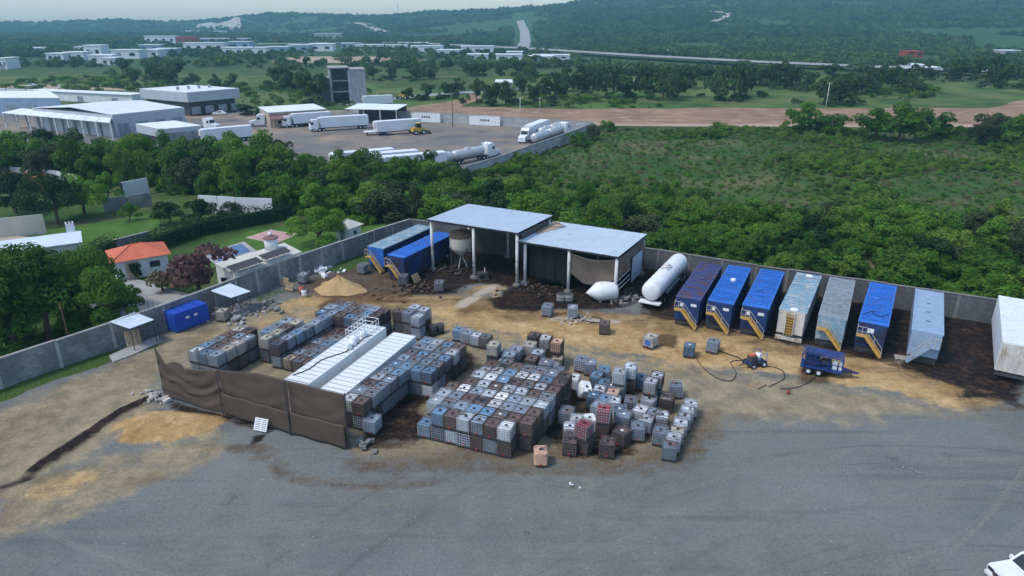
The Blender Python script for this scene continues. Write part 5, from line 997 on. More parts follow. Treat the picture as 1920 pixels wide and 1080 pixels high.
for s_ in (-1, 1): fr.b2(.0, 3.6, s_ * .8 - .04, s_ * .8 + .04, 1.952, 2.03); fr.b2(.0, 3.6, s_ * .8 - .03, s_ * .8 + .03, 1.25, 1.31)
fr.build('roll_frame', m_pump, t); MB().b2(.3, 1.6, -.5, .5, .72, 1.6).build('engine', m_bluedark, t); MB().cyl((1.7, 0, 1.15), (2.6, 0, 1.15), .35, n=14).build('pump', m_darksteel, t, True); MB().b2(2.7, 3.1, -.45, -.3, .72, 1.6).build('control_panel', m_whiteclean, t); MB().b2(3.25, 3.5, -.45, .3, .72, 1.5).build('fuel_tank', m_whiteclean, t)
MB().cyl((.9, 0, 1.6), (.9, 0, 2.25), .06, n=8).build('exhaust', m_darksteel, t); MB().b2(.2, 3.4, -.7, .7, 2.04, 2.1).build('roof_plate', m_bluedark, t); MB().cyl((4.4, 0, 0), (4.4, 0, .7), .05, n=6).build('jack', m_darksteel, t)
a, b_ = P(1400, 688), P(1434, 686); t = thing('pump_trailer', 'small dark blue two-wheeled pump cart with a white tank', 'trailer', (a.x, a.y, 0), ang(a, b_) + .25)
MB().b2(0, 1.9, -.55, .55, .4, .5).build('deck', m_bluedark, t)
for s_ in (-1, 1): wheel(t, 1.4, s_ * .68, .36, .2); wheel(t, .25, s_ * .62, .28, .16)
MB().b2(.2, .9, -.35, .35, .52, 1.1).build('engine', m_darksteel, t); MB().b2(.25, .8, -.2, .2, 1.1, 1.3).build('air_filter', m_orange, t); MB().cyl((1.25, 0, .55), (1.25, 0, 1.25), .28, n=12).build('tank', m_whiteclean, t, True); MB().tube([(-.9, 0, .3), (-.4, 0, .45), (.1, 0, .45)], .05).build('drawbar', m_bluedark, t)
fr = MB(); [fr.cyl((x, s_ * .5, .5), (x, s_ * .5, 1.35), .03, n=5) for x in (1.0, 1.85) for s_ in (-1, 1)]; [fr.cyl((1.0, s_ * .5, 1.35), (1.85, s_ * .5, 1.35), .03, n=5) for s_ in (-1, 1)]; fr.build('frame', m_blue, t)
# hoses
def hose(label, pts, r=.036):
    p = [P(*q_) for q_ in pts]; out = []
    for i in range(len(p) - 1):
        p0, p1, p2, p3 = p[max(i - 1, 0)], p[i], p[i + 1], p[min(i + 2, len(p) - 1)]
        for k in range(6):
            s_ = k / 6; out.append(.5 * ((2 * p1) + (p2 - p0) * s_ + (2 * p0 - 5 * p1 + 4 * p2 - p3) * s_ ** 2 + (3 * p1 - p0 - 3 * p2 + p3) * s_ ** 3) + Vector((0, 0, r * .8 + .04)))
    out.append(p[-1] + Vector((0, 0, r + .04))); tag(MB().tube(out, r, 6).build('hose', m_hose, None, True), label, 'hose', 'black hoses lying on the ground')
hose('black hose looping from the blue-grey tote towards the pump cart', [(1300, 665), (1318, 690), (1345, 710), (1370, 715), (1380, 700), (1370, 680), (1395, 676)]); hose('black hose curving below the pump cart', [(1400, 690), (1440, 688), (1465, 695), (1470, 710), (1450, 722), (1440, 726)])
hose('black hose running down from the blue pump trailer', [(1535, 700), (1515, 718), (1490, 728), (1462, 730)]); hose('long thin hose along the tank fronts', [(1205, 588), (1260, 600), (1330, 612), (1400, 628), (1480, 640)], .04); hose('thin hose looped beside the brownish tote', [(1080, 592), (1095, 602), (1120, 606), (1130, 600), (1110, 594)], .05)
hose('thin hose lying in front of the slate tote', [(1340, 655), (1365, 665), (1385, 672), (1400, 684)], .045)
# ------------------------------------------------------------------ pallets, boards, drums and rubble
def pallet(label, p, rz, tilt=0.0, m=m_woodgrey, lift=0.0):
    t = thing('wood_pallet', label, 'pallet', (p[0], p[1], lift), rz); t.rotation_euler = (tilt, 0, rz)
    for k in range(7): MB().b2(-.6, .6, -.5 + k * .153, -.5 + k * .153 + .1, .10, .122).build('slat', m, t)
    for x in (-.55, 0, .55): MB().b2(x - .05, x + .05, -.5, .52, .02, .098).build('runner', m, t)
    return t
pp = Vector(P2(492, 806)); pallet('white-grey wooden pallet leaning against the brown tarp fence', (pp.x, pp.y), TA_ + .1, R(62), m_whiteclean, .5)
pallet('grey pallet lying before the last blue tank', P2(1690, 672), R(-20), 0, m_woodgrey); pallet('tan boards pallet on the oily ground before the lower shed', P2(930, 556), R(30), 0, m_wood); pallet('tan pallet lying beside the shed walkway', P2(940, 542), R(10), 0, m_wood); pallet('broken pale board pallet on the sand by the hoses', P2(1420, 722), R(35), 0, m_wood)
pallet('black plastic pallet flat beside the jumble of totes', P2(1048, 815), R(-20), 0, m_black); pallet('tan pallet leaning on the left wall near the sand heap', P2(545, 545), R(-30), R(60), m_wood, .5); pallet('second tan pallet leaning beside the sand heap', P2(535, 535), R(-24), R(65), m_wood, .5); pallet('tan pallet leaning on the blue tank side', P2(780, 528), R(60), R(60), m_wood, .5)
def sand_heap(label, p, rx, ry, h, m=m_sand, rz=0):
    rng = random.Random(int(p[0] * 10)); t = MB(); nu, nv = 26, 12; vs = []; fs = []
    for j in range(nv + 1):
        q_ = j / nv
        for i in range(nu):
            a = 2 * math.pi * i / nu; w = 1 + .12 * math.sin(3 * a + 1) + .07 * math.sin(7 * a); z = h * (1 - q_) ** 1.15 * (1 + .1 * math.sin(5 * a + 4 * q_)) + (rng.uniform(-.04, .04) if j < nv else 0); vs.append((rx * q_ * w * math.cos(a), ry * q_ * w * math.sin(a), z - .06))
    for j in range(nv): fs += [(j * nu + i, (j + 1) * nu + i, (j + 1) * nu + (i + 1) % nu, j * nu + (i + 1) % nu) for i in range(nu)]
    return tag(t.add(vs, fs).build('sand_heap', m, None, True, loc=(p[0], p[1], 0), rz=rz), label, 'sand heap')
q_ = P2(637, 540); sand_heap('tan cone of sand heaped by the left wall', q_, 3.4, 2.6, 1.65, rz=SA)
q_ = P2(330, 800); sand_heap('low spread mound of yellow sand before the tarp fence', q_, 4.4, 1.9, .75, rz=R(-10))
def rubble(label, p, n, spread, m, smin=.12, smax=.4):
    rng = random.Random(int(p[0] * 31 + n)); t = thing('rubble_pile', label, 'rubble', (p[0], p[1], 0))
    for k in range(n):
        s_ = rng.uniform(smin, smax); x, y = rng.gauss(0, spread), rng.gauss(0, spread * .7); mb = MB().box(0, 0, 0, s_ * 1.5, s_, s_ * .8, rng.uniform(0, 3), rng.uniform(-.4, .4)); mb.v = [(a + rng.uniform(-.15, .15) * s_, b + rng.uniform(-.15, .15) * s_, c + rng.uniform(-.15, .15) * s_) for a, b, c in mb.v]
        mb.build('stone', m, t, loc=(x, y, s_ * .3 + max(0, .3 - math.hypot(x, y) * .2)))
m_earth = mat('oily_earth', (.07, .052, .042), .95, .3, 3, rand=.5)
rubble('grey rubble under and beside the second canopy', P2(455, 585), 60, 1.7, m_stone); rubble('broken concrete by the canopy low wall', P2(440, 600), 26, 1.2, m_conc); rubble('debris heap under the taller shed', P2(850, 505), 46, 1.8, m_earth); rubble('dark debris before the lower shed', P2(1010, 545), 46, 2.0, m_earth, .1, .3); rubble('pale rubble strewn between two totes before the shed', P2(1080, 600), 40, 1.4, m_stone, .08, .22)
rubble('rubbish heap at the left end of the tarp fence', P2(292, 748), 34, .9, m_stone, .1, .4); rubble('scrap wood and stones beside the shed post', P2(1180, 560), 30, 1.2, m_concdark, .12, .4); rubble('pale scrap by the left wall behind the sand heap', P2(600, 510), 26, 1.6, m_whiteclean, .12, .5); rubble('dirt clods before the left tanks', P2(800, 540), 40, 2.2, m_earth, .1, .35); rubble('brown stones along the stained ground', P2(745, 548), 30, 2.2, mat('brown_earth', (.16, .09, .055), .95, .3, 3), .1, .35); rubble('garden debris by the low wall', P2(495, 575), 30, 1.4, m_concdark, .15, .45); rubble('scrap boards at the right end of the tarp fence', P2(680, 835), 14, .9, m_concdark, .15, .3)
rubble('small white litter scattered on the grey gravel', P2(1080, 912), 4, .3, m_whiteclean, .04, .1); rubble('pale gravel patch on the right of the yard', P2(1705, 888), 10, .5, m_conc, .03, .08)
def drum(label, p, m, r=.3, h=.9):
    t = thing('drum', label, 'drum', (p[0], p[1], 0)); MB().lathe([(r, 0), (r, h * .32), (r * 1.04, h * .34), (r, h * .36), (r, h * .65), (r * 1.04, h * .67), (r, h * .69), (r, h)], 14).build('shell', m, t, True); MB().lathe([(r * .9, h), (r * .9, h + .02)], 14).build('lid', m_darksteel, t)
drum('orange drum by the rubble near the sand heap', P2(566, 549), m_orange); drum('white drum beside the orange one', P2(571, 556), m_whiteclean); drum('dark steel drum past the right container', P2(812, 628), m_darksteel, .45, 1.1); drum('dark drum next to the tall grey totes', P2(826, 624), m_darksteel, .42, 1.05); drum('red drum lying at the hose end', P2(1478, 738), m_red, .14, .38); drum('concrete-grey drum at the middle shed post', P2(1052, 566), m_concdark, .55, 1.0); drum('second concrete-grey drum at the middle shed post', P2(1066, 566), m_concdark, .55, 1.0)
t = thing('pump_engine', 'dark engine standing under the taller shed by the walkway', 'engine', (*P2(905, 523), 0), .4); MB().b2(-.6, .6, -.4, .4, .1, .9).build('block', m_darksteel, t); MB().cyl((-.3, -.45, .5), (-.3, -.6, .5), .25, n=12).build('flywheel', m_black, t); MB().b2(-.7, .7, -.45, .45, 0, .1).build('base', m_concdark, t); MB().cyl((.3, 0, .9), (.3, 0, 1.5), .06, n=8).build('exhaust', m_steel_post, t)
# ------------------------------------------------------------------ canopies, blue box, poles along the left wall
def canopy(label, c4, zf, zb, legs):
    pts = [P(*p, z) for p, z in zip(c4, (zf, zb, zb - .0, zf))]; o = pts[0]; t = thing('canopy', label, 'canopy', (o.x, o.y, 0)); L_ = [Vector((p.x - o.x, p.y - o.y, p.z)) for p in pts]
    n = 5
    for k in range(n):
        a, b_ = L_[0].lerp(L_[3], k / n), L_[0].lerp(L_[3], (k + .985) / n); c, d = L_[1].lerp(L_[2], (k + .985) / n), L_[1].lerp(L_[2], k / n); MB().slab([a, b_, c, d], .05).build('roof_sheet', m_steel, t)
    for i, j in ((0, 3), (1, 2)): MB().cyl(L_[i] - Vector((0, 0, .1)), L_[j] - Vector((0, 0, .1)), .05, n=6).build('beam', m_darksteel, t)
    cen = sum(L_, Vector()) / 4
    for i in range(4): q_ = L_[i].lerp(cen, .08); MB().cyl((q_.x, q_.y, 0), (q_.x, q_.y, q_.z - .06), .05, n=6).build('post', m_darksteel, t)
    return t
canopy('sheet metal canopy over wooden boards, first along the left wall', ((243, 616), (205, 603), (252, 585), (289, 599)), 2.55, 2.9, 4); canopy('sheet metal canopy over rubble, second along the left wall', ((433, 558), (395, 545), (431, 531), (470, 546)), 2.5, 2.8, 4)
bd_ = thing('board_stack', 'tan wooden boards leaning under the first canopy', 'boards', (*P2(253, 650), 0), R(35))
for k in range(7): MB().box(k * .2 - .6, .3 + (k % 3) * .03, .8, .17, .05, 1.7 + .1 * (k % 2), 0, 0, R(-18)).build('board', m_wood, bd_)
struct(MB().prism([P2(205, 668), P2(240, 652), P2(300, 630), P2(305, 640), P2(245, 668), P2(212, 680)], -.2, .1).build('canopy_slab', m_conc), 'pale concrete slab below the first canopy')
wall_run('low_block_wall', 'low grey block wall round the rubble of the second canopy', [P2(400, 586), P2(436, 598), P2(494, 578)], .8, m_block, 2.5, None, False)
f, rz = placed(((331, 594), (394, 573), (376, 568), (309, 588)), 2.0)
a, b_ = P(331, 625.5), P(394, 602); t = thing('box_container', 'bright blue steel box container beside the left block wall', 'container', (a.x, a.y, 0), ang(a, b_)); bl = (b_ - a).length; m_bb = mat('bright_blue_paint', (.02, .075, .42), .5, .1, .6)
MB().b2(0, bl, 0, 2.1, .12, 2.1).build('body', m_bb, t)
for k in range(4): MB().b2(.04 + k * bl / 4, (k + 1) * bl / 4 - .04, .03, 2.07, 2.1, 2.16).build('roof_panel', m_bb, t)
for k in range(8): MB().b2(.05 + k * bl / 8, (k + 1) * bl / 8 - .06, -.03, 0, .3, 2.0).build('side_panel', m_bb, t)
for x in (bl * .38, bl * .62): MB().b2(x - .2, x + .2, -.045, -.032, 1.25, 1.5).build('stencil_mark', m_whiteclean, t)
for x in (.4, bl - .4): MB().b2(x - .3, x + .3, .1, 2.0, 0, .12).build('skid', m_darksteel, t)
for y in (.55, 1.55): MB().cyl((-.03, y, .3), (-.03, y, 2.0), .03, n=5).build('lock_bar', m_darksteel, t)
def pole(label, x, y, hpx, m, r=.08, arm=False, lean=(0, 0)):
    p = P(x, y); d = math.sqrt(p.x ** 2 + p.y ** 2 + CAM_H ** 2); h = hpx * d / 1280 / .9; t = thing('pole', label, 'pole', (p.x, p.y, 0)); MB().cyl((0, 0, -.2), (lean[0] * h, lean[1] * h, h), r, r * .7, 8).build('shaft', m, t, True); MB().cyl((0, 0, -.05), (0, 0, .15), r * 2, n=8).build('foot', m_concdark, t)
    if arm: MB().b2(-.9, .9, -.06, .06, h - .5, h - .38).build('crossarm', m_wood, t); [MB().cyl((x_, 0, h - .38), (x_, 0, h - .18), .05, n=6).build('insulator', m_whiteclean, t) for x_ in (-.8, 0, .8)]
    else: MB().lathe([(r, h - .02), (r * 1.1, h), (.01, h + .05)], 8, (lean[0] * h, lean[1] * h, 0)).build('cap', m, t)
m_rustpole = mat('rusty_pole', (.13, .06, .045), .8, .2, 2)
pole('rusty thin pole before the left block wall', 140, 677, 90, m_rustpole, .06); pole('dark thin pole right of the first canopy', 301, 640, 62, m_darksteel, .05); pole('dark thin pole beside the first canopy corner', 288, 622, 50, m_darksteel, .05)
pole('pale utility pole in the meadow behind the dirt track', 1548, 204, 38, m_steel_post, .14, True); pole('thin utility pole behind the truck yard wall', 975, 222, 34, m_steel_post, .12, True); pole('rusty pole by the truck yard rear wall', 849, 238, 42, m_rustpole, .15, True); pole('thin utility pole beyond the dirt spur', 1012, 208, 22, m_steel_post, .1, True)
# ------------------------------------------------------------------ pickup at the lower right corner
p = P(1902, 1100); t = thing('pickup_truck', 'white pickup truck entering at the bottom right corner', 'truck', (p.x, p.y, 0), R(8))
prof = [(-1.15, .45), (-1.2, .8), (-1.12, 1.05), (.2, 1.14), (.75, 1.72), (2.0, 1.76), (2.35, 1.15), (4.3, 1.1), (4.35, .5)]
def side(y, k=1.0): return [(x, y * (1 - .12 * max(0, z - 1.1)), z) for x, z in prof]
vs = side(-.95) + side(.95); n = len(prof); MB().add(vs, [tuple(range(n)), tuple(range(2 * n - 1, n - 1, -1))] + [((i + 1) % n, i, n + i, n + (i + 1) % n) for i in range(n)]).build('body', m_whiteclean, t)
ws = MB().add([(.24, -.82, 1.17), (.24, .82, 1.17), (.73, .74, 1.69), (.73, -.74, 1.69)], [(0, 1, 2, 3)]); ws.v = [(x - .012, y, z + .012) for x, y, z in ws.v]; ws.build('windscreen', m_glass, t)
for x in (-.35, 3.1):
    for s_ in (-1, 1): wheel(t, x, s_ * .9, .39, .25)
for s_ in (-1, 1): MB().box(.45, s_ * 1.08, 1.2, .16, .2, .2).build('mirror', m_whiteclean, t); MB().box(-1.18, s_ * .68, .85, .08, .4, .18).build('headlight', m_glass, t)
MB().box(-1.22, 0, .78, .05, .9, .25).build('grille', m_darksteel, t); MB().box(-1.22, 0, .5, .16, 1.9, .2).build('bumper', m_steel_post, t)
# ------------------------------------------------------------------ neighbours' houses and gardens
def quadbox(mb, c4, z0, z1): return mb.prism([(p[0], p[1]) for p in c4], z0, z1)
def rel(o, pts): return [(p[0] - o[0], p[1] - o[1]) for p in pts]
def para(a, b, d):
    """rectangle from edge a-b with depth d to the left of a->b"""
    a, b = Vector(a), Vector(b); n = Vector((-(b - a).y, (b - a).x)).normalized() * d; return [a, b, b + n, a + n]
def window(t, x, y, z, w, h, axis, m=m_glass, depth=.04):
    """axis 'y-': on a face looking to -y"""
    s = {'y': (w, depth, h), 'x': (depth, w, h)}[axis]; q = MB().box(x, y, z, *s).build('window', m_whitewall, t); s2 = (w * .84, depth * 1.6, h * .82) if axis == 'y' else (depth * 1.6, w * .84, h * .82); MB().box(x, y, z, *s2).build('pane', m, q)
a, b_ = P(222, 518), P(262, 522); a = P(252, 522); t = thing('garden_house', 'small white house with hipped orange roof', 'house', (*P2(266, 508), 0), R(34)); t.scale = (1.22, 1.22, 1.1)
MB().b2(-2.5, 2.5, -2.2, 2.2, 0, 2.4).build('wall', m_whitewall, t)
rf = MB().add([(-2.9, -2.6, 2.4), (2.9, -2.6, 2.4), (2.9, 2.6, 2.4), (-2.9, 2.6, 2.4), (-.5, 0, 3.5), (.5, 0, 3.5)], [(0, 1, 5, 4), (1, 2, 5), (2, 3, 4, 5), (3, 0, 4), (3, 2, 1, 0)]).build('roof', m_orange, t)
MB().tube([(-2.9, -2.6, 2.43), (-.5, 0, 3.53), (.5, 0, 3.53), (2.9, -2.6, 2.43)], .07, 5).build('ridge', m_orange, rf); MB().b2(-1.6, -.4, -2.26, -2.2, 0, 2.0).build('door', m_tan, t); window(t, 1.2, -2.22, 1.4, 1.2, .9, 'y'); window(t, -2.52, .3, 1.4, 1.2, .9, 'x')
t = thing('roofed_house', 'long house with pale blue metal roof cut by the left edge', 'house', (*P2(20, 500), 0), R(31)); MB().b2(-14, 8.4, -2.2, 2.6, 0, 2.8).build('wall', m_whitewall, t)
MB().slab([(-14.4, -3.0, 2.85), (8.9, -3.0, 2.85), (8.9, .3, 3.6), (-14.4, .3, 3.6)], .1).build('roof', m_steel, t); MB().slab([(-14.4, .31, 3.6), (8.9, .31, 3.6), (8.9, 3.1, 2.9), (-14.4, 3.1, 2.9)], .1).build('roof', m_steel, t)
ch = MB().b2(7.2, 8.2, 1.0, 2.0, 2.6, 4.4).build('chimney', m_whitewall, t); [MB().b2(7.2 + .4 * k, 7.35 + .4 * k, 1.0, 2.0, 4.4, 4.7).build('chimney_cap', m_whitewall, ch) for k in range(3)]; window(t, 3, -2.22, 1.5, 1.4, 1.0, 'y'); window(t, -2, -2.22, 1.5, 1.4, 1.0, 'y')
# flat-roofed house with two dark skylight canopies
o = P2(440, 528); hx = [P2(403, 496, 2.9), P2(440, 517, 2.9), P2(566, 474, 2.9), P2(533, 457, 2.9)]; t = thing('flat_roofed_house', 'low house with pale flat roof and dark raised skylights by the wall', 'house', (hx[1][0], hx[1][1], 0)); r4 = rel(hx[1], hx)
MB().prism([(x * .985 + .03, y * .985) for x, y in r4], 0, 2.75).build('wall', m_whitewall, t); MB().prism(r4, 2.752, 3.05).build('roof', m_flatroof, t); hd = ang(r4[1], r4[2])
for (x, y, L_) in ((460, 497, 4.2), (516, 477, 4.0)):
    c = Vector(P2(x, y, 3.6)) - Vector(hx[1]); s_ = put('skylight', MB().box(0, 0, 3.75, L_, 1.3, .06, 0, 0, R(14)).mesh('skylight', m_darksteel), t, (c.x, c.y, 0), hd)
    for k in (-.4, 0, .4): MB().b2(k * L_ - .05, k * L_ + .05, -.55, -.45, 3.05, 3.6).build('strut', m_steel_post, s_); MB().b2(k * L_ - .05, k * L_ + .05, .45, .55, 3.05, 3.85).build('strut', m_steel_post, s_)
c = Vector(P2(510, 468, 3.0)) - Vector(hx[1]); wt = MB().lathe([(.85, 0), (.85, 1.5), (.75, 1.55)], 16, (c.x, c.y, 3.05)).build('chimney', m_whitewall, t, True); MB().lathe([(1.0, 1.55), (.9, 1.7), (.1, 1.85)], 16, (c.x, c.y, 3.05)).build('chimney_cap', m_maroon, wt); MB().lathe([(.02, 1.8), (.28, 2.0), (.3, 2.15), (.02, 2.4)], 10, (c.x, c.y, 3.05)).build('chimney_ball', m_whiteclean, wt, True)
window(t, (r4[1][0] + r4[0][0]) / 2, (r4[1][1] + r4[0][1]) / 2 - .1, 1.5, 1.2, 1.0, 'y')
pool4 = [Vector(p) for p in px((390, 478), (412, 492), (470, 472), (452, 458))]; t = thing('swimming_pool', 'blue swimming pool with grey coping behind the flat-roofed house', 'pool', (pool4[0].x, pool4[0].y, 0)); rl_ = rel(pool4[0], pool4); cen = sum((Vector(p) for p in rl_), Vector((0, 0))) / 4
MB().prism([tuple(Vector(p) + (Vector(p) - cen) * .28) for p in rl_], -.1, .1).build('coping', m_tile, t); MB().prism(rl_, -.05, .125).build('water', m_pool, t); [MB().box(*(Vector(rl_[0]).lerp(Vector(rl_[1]), .5) + Vector((.5 + k * .28, 0))), .16, .2, 1.2, .05, hd).build('step', m_paving, t) for k in range(4)]
pt4 = px((460, 446), (516, 458), (558, 440), (508, 431)); t = thing('tiled_patio', 'pink tiled patio with white border on the lawn', 'patio', (pt4[0][0], pt4[0][1], 0)); rl_ = [Vector(p) for p in rel(pt4[0], pt4)]; cen = sum(rl_, Vector((0, 0))) / 4
MB().prism([tuple(p) for p in rl_], -.05, .06).build('border', m_paving, t)
for i in range(5):
    for j in range(5):
        g = lambda u, v: tuple(cen + ((rl_[0].lerp(rl_[1], u)).lerp(rl_[3].lerp(rl_[2], u), v) - cen) * .86); e = .008; MB().prism([g(i / 5 + e, j / 5 + e), g((i + 1) / 5 - e, j / 5 + e), g((i + 1) / 5 - e, (j + 1) / 5 - e), g(i / 5 + e, (j + 1) / 5 - e)], .06, .09).build('tile', m_pink, t)
t = thing('garden_shed', 'small white garden shed with pale hipped roof by the wall', 'shed', (*P2(655, 452), 0), R(-30)); MB().b2(-1.3, 1.3, -1.3, 1.3, 0, 2.5).build('wall', m_whitewall, t); MB().add([(-1.7, -1.7, 2.5), (1.7, -1.7, 2.5), (1.7, 1.7, 2.5), (-1.7, 1.7, 2.5), (0, 0, 3.5)], [(0, 1, 4), (1, 2, 4), (2, 3, 4), (3, 0, 4), (3, 2, 1, 0)]).build('roof', m_flatroof, t); MB().b2(-.45, .45, -1.35, -1.3, 0, 2.0).build('door', m_grey, t); window(t, 1.31, 0, 1.6, .7, .7, 'x')
wall_run('garden_wall', 'cream rendered garden wall at the left edge', [P2(-60, 452), P2(90, 436)], 3.0, m_cream, 8, None, False); wall_run('garden_wall', 'grey block garden wall behind the far lawn', [P2(195, 398), P2(288, 385)], 2.4, m_block, 5, None, False); wall_run('panel_fence', 'white fence panels between dark gaps below the tree belt', [P2(232, 372), P2(282, 362)], 3.0, m_whitewall, 4, None, True, pm=m_darksteel, cat='fence')
wall_run('panel_fence', 'pale blue-white panel fence behind the pool garden', [P2(378, 398), P2(445, 402), P2(515, 404)], 3.0, m_whitewall, 4.5, None, True, cat='fence', pm=m_steel_post); wall_run('panel_fence', 'pale panel fence along the brick stacks at the left edge', [P2(-40, 328), P2(110, 342), P2(150, 352)], 2.4, m_whitewall, 5, None, True, cat='fence'); wall_run('garden_wall', 'low grey wall between the two lawns', [P2(200, 470), P2(285, 448)], 1.2, m_block, 5, m_conc, False)
for k in range(12):
    x, y = 5 + k * 8.5 + random.uniform(-3, 3), 340 + (k % 3) * 8; s_ = thing('brick_stack', f'stack of orange clay bricks, {ORD[k + 1]} from left beyond the cream wall', 'bricks', (*P2(x, y), 0), random.uniform(0, 1), 'orange brick stacks')
    for j in range(3): MB().box(0, 0, .35 + j * .6, 1.5 - .1 * j, 1.1, .56, .06 * j).build('course', m_orange, s_)
m_roofpale = mat('pale_roof_sheet', (.68, .72, .75), .5, .08, .2); m_wallgrey = mat('grey_cladding', (.42, .46, .50), .6, .1, .3)
# ------------------------------------------------------------------ industrial buildings of the truck yard
def warehouse(label, p0, p1, depth, h, roof=m_whiteclean, wallm=m_greyblue, slope=.0, doors=2, name='warehouse', fascia=0, open_front=False):
    a, b_ = Vector(p0), Vector(p1); t = thing(name, label, 'building', (a.x, a.y, 0), ang(a, b_)); L_ = (b_ - a).length; top = lambda x, y: h + slope * y
    if not open_front: MB().prism([(0, 0), (L_, 0), (L_, depth), (0, depth)], 0, lambda x, y: top(x, y) - fascia).build('wall', wallm, t)
    else:
        MB().b2(0, L_, depth - .3, depth, 0, h - .2).build('wall', m_darksteel, t); n = max(3, int(L_ / 6))
        for k in range(n + 1): MB().b2(k * (L_ - .3) / n, k * (L_ - .3) / n + .3, 0, .3, 0, h - .1).build('post', m_steel_post, t)
    ns = max(3, int(L_ / 4))
    for k in range(ns): MB().prism([(-.3 + (L_ + .6) * k / ns + .03, -.5), (-.3 + (L_ + .6) * (k + 1) / ns - .03, -.5), (-.3 + (L_ + .6) * (k + 1) / ns - .03, depth + .5), (-.3 + (L_ + .6) * k / ns + .03, depth + .5)], lambda x, y: top(x, y) + .004, lambda x, y: top(x, y) + .16 + (k % 2) * .01).build('roof_sheet', roof, t)
    if fascia: MB().b2(-1.5, L_ + 1.5, -1.5, depth + 1.5, h - fascia, h).build('fascia', wallm, t)
    for k in range(doors): x = L_ * (k + .5) / doors; MB().b2(x - 1.6, x + 1.6, -.06, 0, 0, min(3.6, h * .6)).build('door', m_grey, t)
    return t, L_
def quad_hall(label, name, A, B, D, h, wallm, roofm, fascia=0, dark_base=False, ns=8):
    """hall over the parallelogram A (near corner), B (right), D (left/back)"""
    A, B, D = Vector(A), Vector(B), Vector(D); t = thing(name, label, 'building', (A.x, A.y, 0)); b_, d = B - A, D - A
    g = lambda u, v: tuple(b_ * u + d * v); e = .06 if fascia else 0
    MB().prism([g(e, e), g(1 - e, e), g(1 - e, 1 - e), g(e, 1 - e)], 0, h - fascia).build('wall', m_darksteel if dark_base else wallm, t)
    if fascia: MB().prism([g(0, 0), g(1, 0), g(1, 1), g(0, 1)], h - fascia + .002, h).build('fascia', wallm, t)
    rz_ = lambda x, y: h + .03 + (0 if fascia else 1.2 * (1 - abs(2 * ((x * b_.y - y * b_.x) / (d.x * b_.y - d.y * b_.x)) - 1)))
    for k in range(ns):
        for v0, v1 in ((0, .5), (.5, 1)): q_ = [g((k + .01) / ns, v0), g((k + .99) / ns, v0), g((k + .99) / ns, v1), g((k + .01) / ns, v1)]; MB().prism(q_, lambda x, y: rz_(x, y) - .02, lambda x, y: rz_(x, y) + .12).build('roof_sheet', roofm, t)
    n = 4
    for k in range(n): c = Vector(g((k + .5) / n, 0)); MB().box(c.x, c.y, 1.9, 3.2, .2, 3.6 if not dark_base else 2.4, ang((0, 0), b_)).build('door', m_grey, t)
    return t
quad_hall('big grey warehouse with wide pale sheet roof in the truck yard', 'warehouse', P2(210, 216, 6.2), P2(345, 202, 6.2), P2(60, 203, 6.2), 6.2, m_wallgrey, m_roofpale, ns=10)
A_, D_2 = Vector(P2(206, 230, 4.6)), Vector(P2(2, 211, 4.6)); t = thing('open_canopy', 'open-sided pale canopy along the big grey warehouse', 'canopy', (A_.x, A_.y, 0)); d_ = D_2 - A_; bk = Vector(P2(210, 217, 5.8)) - A_; bk2 = Vector(P2(40, 203, 5.8)) - A_
for k in range(9):
    f0, f1 = k / 9 + .002, (k + 1) / 9 - .002; a0, a1 = d_ * f0, d_ * f1; c0, c1 = bk.lerp(bk2, f0), bk.lerp(bk2, f1); MB().slab([(a1.x, a1.y, 4.6), (a0.x, a0.y, 4.6), (c0.x, c0.y, 5.8), (c1.x, c1.y, 5.8)], .15).build('roof_sheet', m_roofpale, t)
    q_ = d_ * (k / 8.) * .98; MB().b2(q_.x - .18, q_.x + .18, q_.y - .18, q_.y + .18, 0, 4.5).build('post', m_steel_post, t); q_ = bk.lerp(bk2, k / 8.) * .6 + d_ * .4 * (k / 8.); MB().b2(q_.x - .18, q_.x + .18, q_.y - .18, q_.y + .18, 0, 5.1).build('post', m_grey, t)
quad_hall('white-roofed warehouse at the left edge behind the big one', 'warehouse', P2(-40, 184, 6), P2(112, 184, 6), P2(-60, 172, 6), 6, m_greyblue, m_whiteclean)
t = quad_hall('square hall with deep pale grey fascia and dark base', 'square_hall', P2(350, 174, 8), P2(448, 166, 8), P2(261, 167, 8), 8, m_wallgrey, m_roofpale, 3.2, True)
for k in range(4): c = (Vector(P2(350, 174, 8)) - Vector(P2(350, 174, 8))) + (Vector(P2(448, 166, 8)) - Vector(P2(350, 174, 8))) * (.2 + .2 * k) + (Vector(P2(261, 167, 8)) - Vector(P2(350, 174, 8))) * .4; MB().box(c.x, c.y, 8.7, .7, .7, 1.2).build('roof_vent', m_grey, t)
quad_hall('low white-roofed store with pale fascia beside the tree belt', 'store', P2(302, 243, 4.2), P2(378, 236, 4.2), P2(254, 233, 4.2), 4.2, m_wallgrey, m_whiteclean, 2.2, True, 5)
t, L_ = warehouse('tan office with maroon awning in the truck yard', P2(508, 240), P2(612, 232), 12, 4.6, m_whiteclean, m_tan, .03, 0, 'office')
MB().slab([(-.3, -3, 2.9), (L_, -3, 2.9), (L_, -.1, 3.8), (-.3, -.1, 3.8)], .15).build('awning', m_maroon, t); [window(t, 3 + 5 * k, -.03, 1.6, 2, 1.3, 'y') for k in range(3)]; [MB().b2(x, x + .25, -2.9, -2.65, 0, 2.8).build('awning_post', m_tan, t) for x in (.2, 7, 14)]
